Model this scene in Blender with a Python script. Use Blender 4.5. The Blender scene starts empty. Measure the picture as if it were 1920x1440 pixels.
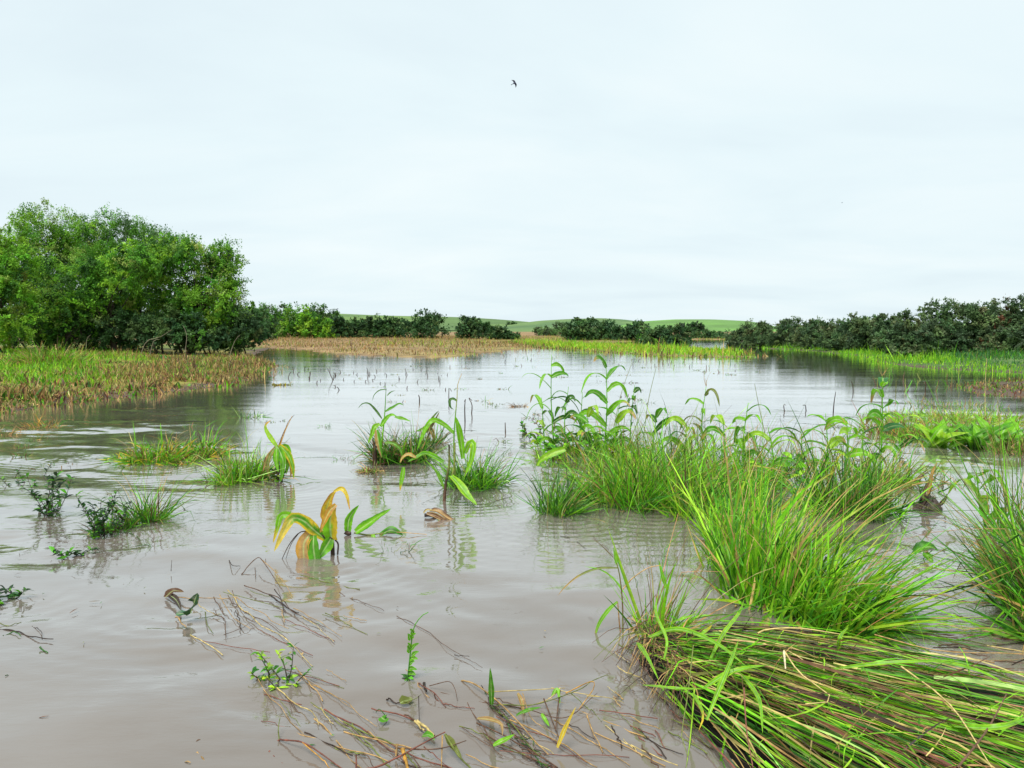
import bpy, math, random
import numpy as np
from mathutils import Vector

# ------------------------------------------------------------------ camera, world, sun, exposure
scene = bpy.context.scene
col_main = scene.collection
F_PX, CX, CY, HORIZON, CAM_H = 1450.0, 960.0, 720.0, 620.0, 1.6
PITCH = math.atan((CY - HORIZON) / F_PX)
cam_data = bpy.data.cameras.new('camera')
cam = bpy.data.objects.new('camera', cam_data)
col_main.objects.link(cam)
cam.location = (0, 0, CAM_H)
cam.rotation_euler = (math.radians(90) - PITCH, 0, 0)
cam_data.sensor_width = 36.0
cam_data.lens = F_PX / 1920.0 * 36.0
cam_data.clip_start = 0.05
cam_data.clip_end = 6000
scene.camera = cam

SUN_EL, SUN_AZ = 64.0, 205.0       # azimuth clockwise from +Y: high, behind the camera
world = bpy.data.worlds.new('World')
scene.world = world
world.use_nodes = True
wn, wl = world.node_tree.nodes, world.node_tree.links
wn.clear()
def N(nodes, t, **kw):
    n = nodes.new(t)
    for k, v in kw.items():
        setattr(n, k, v)
    return n
w_out = N(wn, 'ShaderNodeOutputWorld')
w_bg = N(wn, 'ShaderNodeBackground')
w_bg.inputs['Strength'].default_value = 0.1
w_sky = N(wn, 'ShaderNodeTexSky', sky_type='NISHITA')
w_sky.sun_disc = False
w_sky.sun_elevation = math.radians(SUN_EL)
w_sky.sun_rotation = math.radians(SUN_AZ)
w_sky.dust_density = 3.0
w_tc = N(wn, 'ShaderNodeTexCoord')
w_sep = N(wn, 'ShaderNodeSeparateXYZ')
wl.new(w_tc.outputs['Generated'], w_sep.inputs[0])
w_abs = N(wn, 'ShaderNodeMath', operation='ABSOLUTE'); wl.new(w_sep.outputs['Z'], w_abs.inputs[0])
w_add = N(wn, 'ShaderNodeMath', operation='ADD'); w_add.inputs[1].default_value = 0.16
wl.new(w_abs.outputs[0], w_add.inputs[0])
w_dx = N(wn, 'ShaderNodeMath', operation='DIVIDE'); wl.new(w_sep.outputs['X'], w_dx.inputs[0]); wl.new(w_add.outputs[0], w_dx.inputs[1])
w_dy = N(wn, 'ShaderNodeMath', operation='DIVIDE'); wl.new(w_sep.outputs['Y'], w_dy.inputs[0]); wl.new(w_add.outputs[0], w_dy.inputs[1])
w_cmb = N(wn, 'ShaderNodeCombineXYZ'); wl.new(w_dx.outputs[0], w_cmb.inputs[0]); wl.new(w_dy.outputs[0], w_cmb.inputs[1])
w_map = N(wn, 'ShaderNodeMapping'); w_map.inputs['Scale'].default_value = (0.55, 0.85, 1); w_map.inputs['Rotation'].default_value = (0, 0, 0.35)
wl.new(w_cmb.outputs[0], w_map.inputs['Vector'])
w_n1 = N(wn, 'ShaderNodeTexNoise'); w_n1.inputs['Scale'].default_value = 1.15; w_n1.inputs['Detail'].default_value = 6; w_n1.inputs['Roughness'].default_value = 0.52
w_n1.inputs['Distortion'].default_value = 0.35
wl.new(w_map.outputs[0], w_n1.inputs['Vector'])
w_ramp = N(wn, 'ShaderNodeValToRGB')
cr = w_ramp.color_ramp
cr.elements[0].position = 0.30; cr.elements[0].color = (0.745, 0.862, 0.918, 1)
cr.elements[1].position = 0.68; cr.elements[1].color = (0.880, 0.970, 0.990, 1)
e = cr.elements.new(0.48); e.color = (0.805, 0.925, 0.965, 1)
wl.new(w_n1.outputs['Fac'], w_ramp.inputs['Fac'])
w_mul = N(wn, 'ShaderNodeVectorMath', operation='SCALE'); w_mul.inputs['Scale'].default_value = 3.34
wl.new(w_ramp.outputs['Color'], w_mul.inputs[0])
w_mix = N(wn, 'ShaderNodeMix', data_type='RGBA'); w_mix.inputs['Factor'].default_value = 0.985
wl.new(w_sky.outputs['Color'], w_mix.inputs['A']); wl.new(w_mul.outputs[0], w_mix.inputs['B'])
wl.new(w_mix.outputs['Result'], w_bg.inputs['Color'])
wl.new(w_bg.outputs[0], w_out.inputs['Surface'])

sun_d = bpy.data.lights.new('sun', 'SUN')
sun_d.energy = 1.5
sun_d.angle = math.radians(28)
sun_d.color = (1.0, 0.97, 0.92)
sun = bpy.data.objects.new('sun', sun_d)
col_main.objects.link(sun)
_az, _el = math.radians(SUN_AZ), math.radians(SUN_EL)
_sd = Vector((math.sin(_az) * math.cos(_el), math.cos(_az) * math.cos(_el), math.sin(_el)))
sun.rotation_euler = _sd.to_track_quat('Z', 'Y').to_euler()
sun.location = (0, 0, 40)

vs = scene.view_settings
vs.view_transform = 'Standard'
vs.look = 'None'
vs.gamma = 1.0
vs.exposure = 1.6
vs.use_curve_mapping = False

# ------------------------------------------------------------------ helpers
SP, CP = math.sin(PITCH), math.cos(PITCH)
def ray(u, v):
    a, b = (u - CX) / F_PX, (CY - v) / F_PX
    return np.array([a, CP + SP * b, -SP + CP * b])
def at(u, v, Y):
    d = ray(u, v)
    return np.array([0, 0, CAM_H]) + d * (Y / d[1])
def gp(u, v, z=0.0):
    d = ray(u, v)
    return np.array([0, 0, CAM_H]) + d * ((z - CAM_H) / d[2])
def ppm(Y):
    return F_PX / Y
RNG = np.random.default_rng(7)
def unit(a):
    return a / np.maximum(np.linalg.norm(a, axis=-1, keepdims=True), 1e-9)

def vnoise(x, y, seed=0):
    """smooth value noise 0..1 on arrays"""
    x = np.asarray(x, float); y = np.asarray(y, float)
    xi = np.floor(x).astype(np.int64); yi = np.floor(y).astype(np.int64)
    fx = x - xi; fy = y - yi
    fx = fx * fx * (3 - 2 * fx); fy = fy * fy * (3 - 2 * fy)
    def h(a, b):
        n = (a * 374761393 + b * 668265263 + seed * 982451653) & 0x7fffffff
        n = ((n ^ (n >> 13)) * 1274126177) & 0x7fffffff
        n = n ^ (n >> 16)
        return (n & 0xffff) / 65535.0
    return (h(xi, yi) * (1 - fx) + h(xi + 1, yi) * fx) * (1 - fy) + (h(xi, yi + 1) * (1 - fx) + h(xi + 1, yi + 1) * fx) * fy
def fbm(x, y, seed=0, o=3):
    s, a, t = 0, 1.0, 0
    for k in range(o):
        s = s + a * vnoise(x * 2 ** k, y * 2 ** k, seed + k * 17); t += a; a *= 0.5
    return s / t

class Geo:
    def __init__(self):
        self.V, self.F, self.C, self.n = [], [], [], 0
    def add(self, V, Fq, C):
        V = np.asarray(V, float).reshape(-1, 3)
        C = np.asarray(C, float)
        if C.ndim == 1:
            C = np.tile(C, (len(V), 1))
        self.V.append(V); self.F.append(np.asarray(Fq, np.int64) + self.n); self.C.append(C.reshape(-1, 3)); self.n += len(V)
        return self
    def build(self, name, mat, parent=None, base=None, smooth=True):
        V = np.concatenate(self.V); Fq = np.concatenate(self.F); C = np.concatenate(self.C)
        if base is None:
            base = np.array(parent.location) if parent is not None else np.zeros(3)
        return mesh_obj(name, V - base, Fq, C, mat, parent, smooth, None if parent is not None else base)
def mesh_np(name, V, Fq, C=None, smooth=True):
    me = bpy.data.meshes.new(name)
    M, k = Fq.shape
    me.vertices.add(len(V)); me.vertices.foreach_set('co', np.ascontiguousarray(V, dtype=np.float32).ravel())
    me.loops.add(M * k); me.loops.foreach_set('vertex_index', np.ascontiguousarray(Fq, dtype=np.int32).ravel())
    me.polygons.add(M); me.polygons.foreach_set('loop_start', np.arange(0, M * k, k, dtype=np.int32))
    if smooth:
        me.polygons.foreach_set('use_smooth', np.ones(M, dtype=bool))
    me.update(calc_edges=True)
    if C is not None:
        a = me.attributes.new('Col', 'FLOAT_COLOR', 'POINT')
        rgba = np.ones((len(V), 4), np.float32); rgba[:, :3] = np.clip(C, 0, 1)
        a.data.foreach_set('color', rgba.ravel())
    return me
def mesh_obj(name, V, Fq, C, mat, parent=None, smooth=True, loc=None):
    me = mesh_np(name, V, Fq, C, smooth)
    me.materials.append(mat)
    o = bpy.data.objects.new(name, me)
    col_main.objects.link(o)
    if parent is not None:
        o.parent = parent
    elif loc is not None:
        o.location = tuple(loc)
    return o
def thing(name, label, cat, loc, group=None):
    o = bpy.data.objects.new(name, None)
    o.empty_display_size = 0.1
    col_main.objects.link(o)
    o.location = tuple(float(c) for c in loc)
    o['label'] = label; o['category'] = cat
    if group:
        o['group'] = group
    bpy.context.view_layer.update()
    return o
def tag(o, label=None, cat=None, group=None, kind=None):
    if label: o['label'] = label
    if cat: o['category'] = cat
    if group: o['group'] = group
    if kind: o['kind'] = kind
    return o

# ---- ribbons (grass blades, leaves) and tubes (stems)
def ribbon(P, HW, side, C, fold=0.0, nrm=None):
    """P (N,S,3) path, HW (N,S) half widths, side (N,S,3), C (N,S,3) -> V,F,C ; three verts across when fold"""
    n, s = P.shape[:2]
    if fold:
        k = 3
        V = np.stack([P - side * HW[..., None] + nrm * (HW * fold)[..., None], P, P + side * HW[..., None] + nrm * (HW * fold)[..., None]], axis=2)
    else:
        k = 2
        V = np.stack([P - side * HW[..., None], P + side * HW[..., None]], axis=2)
    Cc = np.repeat(C[:, :, None, :], k, axis=2)
    idx = np.arange(n * s * k).reshape(n, s, k)
    a = idx[:, :-1, :-1]; b = idx[:, :-1, 1:]; c = idx[:, 1:, 1:]; d = idx[:, 1:, :-1]
    return V.reshape(-1, 3), np.stack([a, b, c, d], axis=-1).reshape(-1, 4), Cc.reshape(-1, 3)

def blade_paths(rng, base, head, tilt0, tilt1, length, S=6, power=1.4, kink=0.0, drift=0.5, floor=0.006):
    n = len(base)
    t = np.linspace(0, 1, S)[None, :]
    tilt = tilt0[:, None] + (tilt1 - tilt0)[:, None] * t ** power
    if kink:
        has = rng.random(n) < kink
        tk = rng.uniform(0.35, 0.8, n)
        tilt = tilt + np.where(has[:, None] & (t > tk[:, None]), rng.uniform(0.6, 1.7, n)[:, None], 0)
    tilt = np.clip(tilt, -0.6, 2.7)
    h = head[:, None] + rng.normal(0, drift, n)[:, None] * t ** 1.5
    d = np.stack([np.sin(tilt) * np.cos(h), np.sin(tilt) * np.sin(h), np.cos(tilt)], axis=-1)
    step = d * (length / (S - 1))[:, None, None]
    P = base[:, None, :] + np.concatenate([np.zeros((n, 1, 3)), np.cumsum(step[:, :-1], axis=1)], axis=1)
    if floor is not None:
        low = floor + rng.uniform(0, 0.012, n)[:, None] * np.ones((1, S))
        P[..., 2] = np.where(t > 0.12, np.maximum(P[..., 2], low), P[..., 2])
    return P, d, h
def blades(rng, base, head, tilt0, tilt1, length, width, pal, S=6, power=1.4, kink=0.0, drift=0.5, tip=None, fold=0.0, floor=0.006, prof=0.7, roll=0.9):
    """pal (N,3) colour per blade; tip (N,) 0..1 how much of the tip has dried"""
    n = len(base)
    P, d, h = blade_paths(rng, base, head, tilt0, tilt1, length, S, power, kink, drift, floor)
    up = np.array([0, 0, 1.0])
    side = unit(np.cross(d, up) + 1e-4)
    nr = unit(np.cross(side, d))
    r = rng.normal(0, roll, n)[:, None, None] + rng.normal(0, 0.5, n)[:, None, None] * np.linspace(0, 1, S)[None, :, None]
    side = side * np.cos(r) + nr * np.sin(r)
    nr = np.cross(side, d)
    t = np.linspace(0, 1, S)[None, :]
    w = width[:, None] * 0.5 * np.minimum(1, 0.55 + t * 2.2) * np.power(np.clip(1 - t, 0.004, 1), prof)
    C = np.repeat(pal[:, None, :], S, axis=1)
    if tip is not None:
        k = np.clip((t - (1 - tip[:, None])) / 0.25, 0, 1)[..., None]
        dry = np.array([0.42, 0.30, 0.09])
        C = C * (1 - k) + dry * k
    return ribbon(P, w, side, C, fold, nr)
def palette(rng, n, cols, weights, jit=0.18):
    cols = np.array(cols); w = np.array(weights, float); w /= w.sum()
    c = cols[rng.choice(len(cols), n, p=w)]
    c = c * (1 + rng.normal(0, jit, (n, 1))) * (1 + rng.normal(0, jit * 0.4, (n, 3)))
    return np.clip(c, 0.004, 0.9)
def catmull(pts, m):
    pts = np.asarray(pts, float)
    if len(pts) == 2:
        t = np.linspace(0, 1, m)[:, None]
        return pts[0] * (1 - t) + pts[1] * t
    p = np.concatenate([[2 * pts[0] - pts[1]], pts, [2 * pts[-1] - pts[-2]]])
    seg = np.linalg.norm(np.diff(pts, axis=0), axis=1)
    cum = np.concatenate([[0], np.cumsum(seg)]); cum /= cum[-1]
    out = []
    for tt in np.linspace(0, 1, m):
        i = min(np.searchsorted(cum, tt, side='right') - 1, len(pts) - 2)
        f = (tt - cum[i]) / max(cum[i + 1] - cum[i], 1e-9)
        p0, p1, p2, p3 = p[i], p[i + 1], p[i + 2], p[i + 3]
        out.append(0.5 * (2 * p1 + (p2 - p0) * f + (2 * p0 - 5 * p1 + 4 * p2 - p3) * f * f + (3 * p1 - p0 - 3 * p2 + p3) * f ** 3))
    return np.array(out)
def tube(pts, radii, C, sides=6, m=None):
    pts = np.asarray(pts, float)
    if m:
        pts2 = catmull(pts, m)
        radii = np.interp(np.linspace(0, 1, m), np.linspace(0, 1, len(np.atleast_1d(radii))), np.atleast_1d(radii))
        pts = pts2
    radii = np.broadcast_to(np.asarray(radii, float), (len(pts),))
    d = unit(np.gradient(pts, axis=0))
    ref = np.array([0.13, 0.3, 1.0]) if abs(d[:, 2]).mean() < 0.8 else np.array([1.0, 0.2, 0.1])
    a = unit(np.cross(d, ref)); b = np.cross(d, a)
    ang = np.linspace(0, 2 * np.pi, sides, endpoint=False)
    V = pts[:, None, :] + radii[:, None, None] * (a[:, None, :] * np.cos(ang)[None, :, None] + b[:, None, :] * np.sin(ang)[None, :, None])
    idx = np.arange(len(pts) * sides).reshape(len(pts), sides)
    nx = np.roll(idx, -1, axis=1)
    Fq = np.stack([idx[:-1], nx[:-1], nx[1:], idx[1:]], axis=-1).reshape(-1, 4)
    V = V.reshape(-1, 3)
    C = np.asarray(C, float)
    if C.ndim == 2 and len(C) == len(pts):
        C = np.repeat(C, sides, axis=0)
    elif C.ndim == 2:
        tt = np.linspace(0, 1, len(C)); q = np.linspace(0, 1, len(pts))
        C = np.repeat(np.stack([np.interp(q, tt, C[:, k]) for k in range(3)], axis=1), sides, axis=0)
    return V, Fq, C

S_AX = np.array([-1, -0.8, -0.5, -0.2, -0.055, 0.055, 0.2, 0.5, 0.8, 1.0])
def broad_leaf(pts, width, c_mid, c_edge=None, c_tip=None, c_right=None, m=18, nref=(0.0, -0.75, 0.65), fold=0.35, wave=0.12,
               rng=RNG, peak=0.35, tip_from=0.65, ribcol=(0.42, 0.55, 0.22), base_w=0.5, fray=0.0):
    """a strap leaf with a pale midrib along world points; width is the full width in metres"""
    P = catmull(pts, m)
    d = unit(np.gradient(P, axis=0))
    nref = np.asarray(nref, float)
    side = unit(np.cross(d, nref)); nr = unit(np.cross(side, d))
    t = np.linspace(0, 1, m)
    w = np.where(t < peak, base_w + (1 - base_w) * np.sin(t / peak * np.pi / 2), np.power(np.clip((1 - t) / (1 - peak), 0, 1), 0.62))
    w = np.maximum(w, 0.02) * width * 0.5 * (1 + rng.normal(0, 0.05, m))
    s = S_AX
    ph = rng.uniform(0, 6.28, 2); fr = rng.uniform(7, 13)
    und = wave * np.abs(s)[None, :] ** 2 * np.sin(t[:, None] * fr + np.where(s < 0, ph[0], ph[1])[None, :])
    V = P[:, None, :] + side[:, None, :] * (w[:, None] * s[None, :])[..., None] + nr[:, None, :] * (w[:, None] * (fold * np.abs(s)[None, :] + und))[..., None]
    c_mid = np.array(c_mid, float)
    C = np.tile(c_mid, (m, len(s), 1))
    C *= (1 + rng.normal(0, 0.10, (1, len(s), 1))) * (1 + rng.normal(0, 0.05, (m, 1, 1)))
    blot = fbm(t[:, None] * 7 + ph[0] * 9, s[None, :] * 1.6 + 31 + ph[1] * 5, 3)[..., None]
    if c_edge is not None:
        k = np.clip((np.abs(s)[None, :, None] - 0.45 + (blot - 0.5) * 1.1) * 3, 0, 1)
        C = C * (1 - k) + np.array(c_edge) * k
    if c_right is not None:
        k = np.clip((s[None, :, None] - 0.0 + (blot - 0.5) * 0.8) * 4, 0, 1)
        C = C * (1 - k) + np.array(c_right) * k
    if c_tip is not None:
        k = np.clip((t[:, None, None] - tip_from + (blot - 0.5) * 0.35) * 5, 0, 1)
        C = C * (1 - k) + np.array(c_tip) * k
    rib = (np.abs(s) < 0.1)[None, :, None] * np.clip(1.2 - t, 0, 1)[:, None, None]
    C = C * (1 - rib * 0.75) + np.array(ribcol) * rib * 0.75
    idx = np.arange(m * len(s)).reshape(m, len(s))
    Fq = np.stack([idx[:-1, :-1], idx[:-1, 1:], idx[1:, 1:], idx[1:, :-1]], axis=-1).reshape(-1, 4)
    return V.reshape(-1, 3), Fq, np.clip(C.reshape(-1, 3), 0.005, 0.9)

# ------------------------------------------------------------------ colours
BRIGHT = (0.165, 0.440, 0.012); LIME = (0.300, 0.530, 0.026); MID = (0.080, 0.285, 0.012); DARK = (0.030, 0.125, 0.012)
DEEP = (0.014, 0.045, 0.012); STRAW = (0.520, 0.400, 0.150); TAN = (0.420, 0.260, 0.095); BROWN = (0.120, 0.062, 0.034)
DKBROWN = (0.045, 0.028, 0.020); YELLOW = (0.620, 0.440, 0.030); ORANGE = (0.500, 0.260, 0.040); REDBR = (0.200, 0.070, 0.045)
OLIVE = (0.150, 0.180, 0.035); PALE = (0.620, 0.520, 0.320); PGREEN = (0.330, 0.520, 0.130)

# ------------------------------------------------------------------ materials
def new_mat(name):
    m = bpy.data.materials.new(name); m.use_nodes = True
    m.node_tree.nodes.clear()
    return m, m.node_tree.nodes, m.node_tree.links
def plant_mat(name, rough=0.45, trans=0.28, spec=0.26, noise_scale=14.0, noise_amt=0.35, spots=False):
    m, n, l = new_mat(name)
    out = N(n, 'ShaderNodeOutputMaterial')
    at_ = N(n, 'ShaderNodeAttribute', attribute_name='Col')
    tc = N(n, 'ShaderNodeTexCoord')
    no = N(n, 'ShaderNodeTexNoise'); no.inputs['Scale'].default_value = noise_scale; no.inputs['Detail'].default_value = 3
    l.new(tc.outputs['Object'], no.inputs['Vector'])
    mr = N(n, 'ShaderNodeMapRange'); mr.inputs['From Min'].default_value = 0.3; mr.inputs['From Max'].default_value = 0.7
    mr.inputs['To Min'].default_value = 1 - noise_amt; mr.inputs['To Max'].default_value = 1 + noise_amt
    l.new(no.outputs['Fac'], mr.inputs['Value'])
    sc = N(n, 'ShaderNodeVectorMath', operation='SCALE'); l.new(at_.outputs['Color'], sc.inputs[0]); l.new(mr.outputs[0], sc.inputs['Scale'])
    if spots:                                   # silt spatter and brown blight flecks
        n2 = N(n, 'ShaderNodeTexNoise'); n2.inputs['Scale'].default_value = 55; n2.inputs['Detail'].default_value = 4; n2.inputs['Roughness'].default_value = 0.7
        l.new(tc.outputs['Object'], n2.inputs['Vector'])
        m2 = N(n, 'ShaderNodeMapRange'); m2.inputs['From Min'].default_value = 0.56; m2.inputs['From Max'].default_value = 0.70; m2.inputs['To Max'].default_value = 0.65
        l.new(n2.outputs['Fac'], m2.inputs['Value'])
        mc = N(n, 'ShaderNodeMix', data_type='RGBA'); mc.inputs['B'].default_value = (0.20, 0.13, 0.06, 1)
        l.new(m2.outputs[0], mc.inputs['Factor']); l.new(sc.outputs[0], mc.inputs['A'])
        class _o: outputs = [mc.outputs['Result']]
        sc = _o
    p = N(n, 'ShaderNodeBsdfPrincipled'); l.new(sc.outputs[0], p.inputs['Base Color'])
    p.inputs['Roughness'].default_value = rough; p.inputs['Specular IOR Level'].default_value = spec
    if trans:
        tr = N(n, 'ShaderNodeBsdfTranslucent'); l.new(sc.outputs[0], tr.inputs['Color'])
        mx = N(n, 'ShaderNodeMixShader'); mx.inputs['Fac'].default_value = trans
        l.new(p.outputs[0], mx.inputs[1]); l.new(tr.outputs[0], mx.inputs[2]); l.new(mx.outputs[0], out.inputs['Surface'])
    else:
        l.new(p.outputs[0], out.inputs['Surface'])
    return m
M_BLADE = plant_mat('wet_grass_blade')
M_LEAF = plant_mat('maize_leaf', rough=0.36, trans=0.40, noise_scale=25, noise_amt=0.22, spots=True)
M_TREE = plant_mat('tree_foliage', rough=0.55, trans=0.36, spec=0.2, noise_scale=0.8, noise_amt=0.25)
M_STEM = plant_mat('wet_stem', rough=0.5, trans=0.0, noise_scale=40, noise_amt=0.4)
M_BARK = plant_mat('bark', rough=0.85, trans=0.0, spec=0.15, noise_scale=6, noise_amt=0.4)
M_FEATHER = plant_mat('dark_feather', rough=0.6, trans=0.0, noise_scale=60, noise_amt=0.2)

def ground_mat(name, rough=0.8, s1=0.9, s2=7.0, amt=0.4, bump=0.05):
    m, n, l = new_mat(name)
    out = N(n, 'ShaderNodeOutputMaterial'); p = N(n, 'ShaderNodeBsdfPrincipled')
    at_ = N(n, 'ShaderNodeAttribute', attribute_name='Col'); tc = N(n, 'ShaderNodeTexCoord')
    a = N(n, 'ShaderNodeTexNoise'); a.inputs['Scale'].default_value = s1; a.inputs['Detail'].default_value = 8; a.inputs['Roughness'].default_value = 0.65
    l.new(tc.outputs['Object'], a.inputs['Vector'])
    mr = N(n, 'ShaderNodeMapRange'); mr.inputs['From Min'].default_value = 0.3; mr.inputs['From Max'].default_value = 0.7
    mr.inputs['To Min'].default_value = 1 - amt; mr.inputs['To Max'].default_value = 1 + amt
    l.new(a.outputs['Fac'], mr.inputs['Value'])
    sc = N(n, 'ShaderNodeVectorMath', operation='SCALE'); l.new(at_.outputs['Color'], sc.inputs[0]); l.new(mr.outputs[0], sc.inputs['Scale'])
    l.new(sc.outputs[0], p.inputs['Base Color']); p.inputs['Roughness'].default_value = rough; p.inputs['Specular IOR Level'].default_value = 0.2
    b = N(n, 'ShaderNodeTexNoise'); b.inputs['Scale'].default_value = s2; b.inputs['Detail'].default_value = 5
    l.new(tc.outputs['Object'], b.inputs['Vector'])
    bp = N(n, 'ShaderNodeBump'); bp.inputs['Strength'].default_value = 0.6; bp.inputs['Distance'].default_value = bump
    l.new(b.outputs['Fac'], bp.inputs['Height']); l.new(bp.outputs[0], p.inputs['Normal'])
    l.new(p.outputs[0], out.inputs['Surface'])
    return m
M_GROUND = ground_mat('flood_plain_soil')
M_HILL = ground_mat('hill_pasture', s1=0.02, s2=0.15, amt=0.22, bump=0.6)

def water_mat():
    m, n, l = new_mat('muddy_flood_water')
    out = N(n, 'ShaderNodeOutputMaterial'); p = N(n, 'ShaderNodeBsdfPrincipled')
    tc = N(n, 'ShaderNodeTexCoord')
    mp = N(n, 'ShaderNodeMapping'); mp.inputs['Rotation'].default_value = (0, 0, 0.5); mp.inputs['Scale'].default_value = (0.25, 0.5, 1)
    l.new(tc.outputs['Object'], mp.inputs['Vector'])
    c = N(n, 'ShaderNodeTexNoise'); c.inputs['Scale'].default_value = 1.2; c.inputs['Detail'].default_value = 5; c.inputs['Distortion'].default_value = 1.2
    l.new(mp.outputs[0], c.inputs['Vector'])
    rp = N(n, 'ShaderNodeValToRGB'); r = rp.color_ramp
    r.elements[0].position = 0.3; r.elements[0].color = (0.132, 0.108, 0.088, 1)
    r.elements[1].position = 0.7; r.elements[1].color = (0.174, 0.150, 0.130, 1)
    l.new(c.outputs['Fac'], rp.inputs['Fac']); l.new(rp.outputs[0], p.inputs['Base Color'])
    # silt scatters light under a thin, very smooth skin whose sheen grows towards grazing angles
    p.inputs['Roughness'].default_value = 0.6; p.inputs['Specular IOR Level'].default_value = 0.0
    gl = N(n, 'ShaderNodeBsdfGlossy'); gl.inputs['Roughness'].default_value = 0.03; gl.inputs['Color'].default_value = (1, 1, 1, 1)
    fr = N(n, 'ShaderNodeFresnel'); fr.inputs['IOR'].default_value = 1.45
    fc = N(n, 'ShaderNodeValToRGB'); q = fc.color_ramp; q.interpolation = 'B_SPLINE'
    q.elements[0].position = 0.03; q.elements[0].color = (0.04, 0.04, 0.04, 1); q.elements[1].position = 0.85; q.elements[1].color = (1, 1, 1, 1)
    for ps, v in ((0.10, 0.13), (0.20, 0.40), (0.35, 0.62), (0.50, 0.76), (0.67, 0.90)):
        e_ = q.elements.new(ps); e_.color = (v, v, v, 1)
    l.new(fr.outputs[0], fc.inputs['Fac'])
    mx = N(n, 'ShaderNodeMixShader'); l.new(fc.outputs['Color'], mx.inputs['Fac']); l.new(p.outputs[0], mx.inputs[1]); l.new(gl.outputs[0], mx.inputs[2])
    # fine ripples, ruffled in patches, stretched across the current
    m1 = N(n, 'ShaderNodeMapping'); m1.inputs['Rotation'].default_value = (0, 0, 0.25); m1.inputs['Scale'].default_value = (1.0, 2.6, 1)
    l.new(tc.outputs['Object'], m1.inputs['Vector'])
    n1 = N(n, 'ShaderNodeTexNoise'); n1.inputs['Scale'].default_value = 4.2; n1.inputs['Detail'].default_value = 3; n1.inputs['Roughness'].default_value = 0.5; n1.inputs['Distortion'].default_value = 0.5
    l.new(m1.outputs[0], n1.inputs['Vector'])
    m2 = N(n, 'ShaderNodeMapping'); m2.inputs['Rotation'].default_value = (0, 0, -0.2); m2.inputs['Scale'].default_value = (0.22, 0.9, 1)
    l.new(tc.outputs['Object'], m2.inputs['Vector'])
    n2 = N(n, 'ShaderNodeTexNoise'); n2.inputs['Scale'].default_value = 1.0; n2.inputs['Detail'].default_value = 2
    l.new(m2.outputs[0], n2.inputs['Vector'])
    pr = N(n, 'ShaderNodeMapRange'); pr.inputs['From Min'].default_value = 0.38; pr.inputs['From Max'].default_value = 0.66
    pr.inputs['To Min'].default_value = 0.25; pr.inputs['To Max'].default_value = 1.0
    l.new(n2.outputs['Fac'], pr.inputs['Value'])
    m3 = N(n, 'ShaderNodeMapping'); m3.inputs['Rotation'].default_value = (0, 0, 0.1); m3.inputs['Scale'].default_value = (1.0, 2.8, 1)
    l.new(tc.outputs['Object'], m3.inputs['Vector'])
    n3 = N(n, 'ShaderNodeTexNoise'); n3.inputs['Scale'].default_value = 13.0; n3.inputs['Detail'].default_value = 2; n3.inputs['Distortion'].default_value = 0.8
    l.new(m3.outputs[0], n3.inputs['Vector'])
    n3s = N(n, 'ShaderNodeMath', operation='MULTIPLY_ADD'); n3s.inputs[1].default_value = 0.55; l.new(n3.outputs['Fac'], n3s.inputs[0]); l.new(n1.outputs['Fac'], n3s.inputs[2])
    h = N(n, 'ShaderNodeMath', operation='MULTIPLY'); l.new(n3s.outputs[0], h.inputs[0]); l.new(pr.outputs[0], h.inputs[1])
    b1 = N(n, 'ShaderNodeBump'); b1.inputs['Strength'].default_value = 1.0; b1.inputs['Distance'].default_value = 0.0019
    l.new(h.outputs[0], b1.inputs['Height'])
    for t_ in (p, gl, fr): l.new(b1.outputs[0], t_.inputs['Normal'])
    l.new(mx.outputs[0], out.inputs['Surface'])
    return m
M_WATER = water_mat()

# ------------------------------------------------------------------ land shapes (metres, world x,y) found from the shoreline in the photograph
def gxy(u, v, z=0.0):
    p = gp(u, v, z); return (p[0], p[1])
LEFT_BANK = [(-120, 14), gxy(-400, 800), gxy(0, 776), gxy(120, 755), gxy(260, 742), gxy(400, 727), gxy(462, 712), gxy(478, 696), gxy(520, 684),
             (-13.5, 42), (-17.5, 52), (-22, 70), (-40, 90), (-120, 95)]
FIELD = [(-24.5, 78), gxy(545, 655), gxy(640, 664), gxy(760, 670), gxy(860, 669), gxy(930, 661), gxy(985, 652), (8, 100), (25, 130), (90, 190), (400, 300), (2500, 500), (2500, 3500), (-2500, 3500), (-2500, 95), (-120, 92)]
STRIP = [gxy(950, 645), gxy(1000, 650), gxy(1120, 659), gxy(1240, 667), gxy(1380, 671), gxy(1420, 668), gxy(1360, 657), gxy(1200, 650), gxy(1000, 642)]
RIGHT_BANK = [gxy(1395, 648), gxy(1450, 654), gxy(1540, 660), gxy(1620, 668), gxy(1680, 684), gxy(1760, 692), gxy(1920, 699), gxy(2300, 715), (120, 22), (140, 140), (40, 110)]
RIGHT_SPIT = [gxy(1800, 725), gxy(1850, 716), gxy(1960, 712), gxy(2200, 722), gxy(2200, 752), gxy(1960, 744), gxy(1850, 740)]
def sdist(x, y, poly):
    """signed distance, positive inside"""
    poly = np.array(poly); n = len(poly)
    best = np.full(x.shape, 1e9); inside = np.zeros(x.shape, bool)
    for i in range(n):
        ax, ay = poly[i]; bx, by = poly[(i + 1) % n]
        ex, ey = bx - ax, by - ay
        t = np.clip(((x - ax) * ex + (y - ay) * ey) / (ex * ex + ey * ey + 1e-12), 0, 1)
        best = np.minimum(best, np.hypot(x - ax - ex * t, y - ay - ey * t))
        c = ((ay > y) != (by > y)) & (x < (bx - ax) * (y - ay) / (by - ay + 1e-12) + ax)
        inside ^= c
    return np.where(inside, best, -best)
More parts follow.
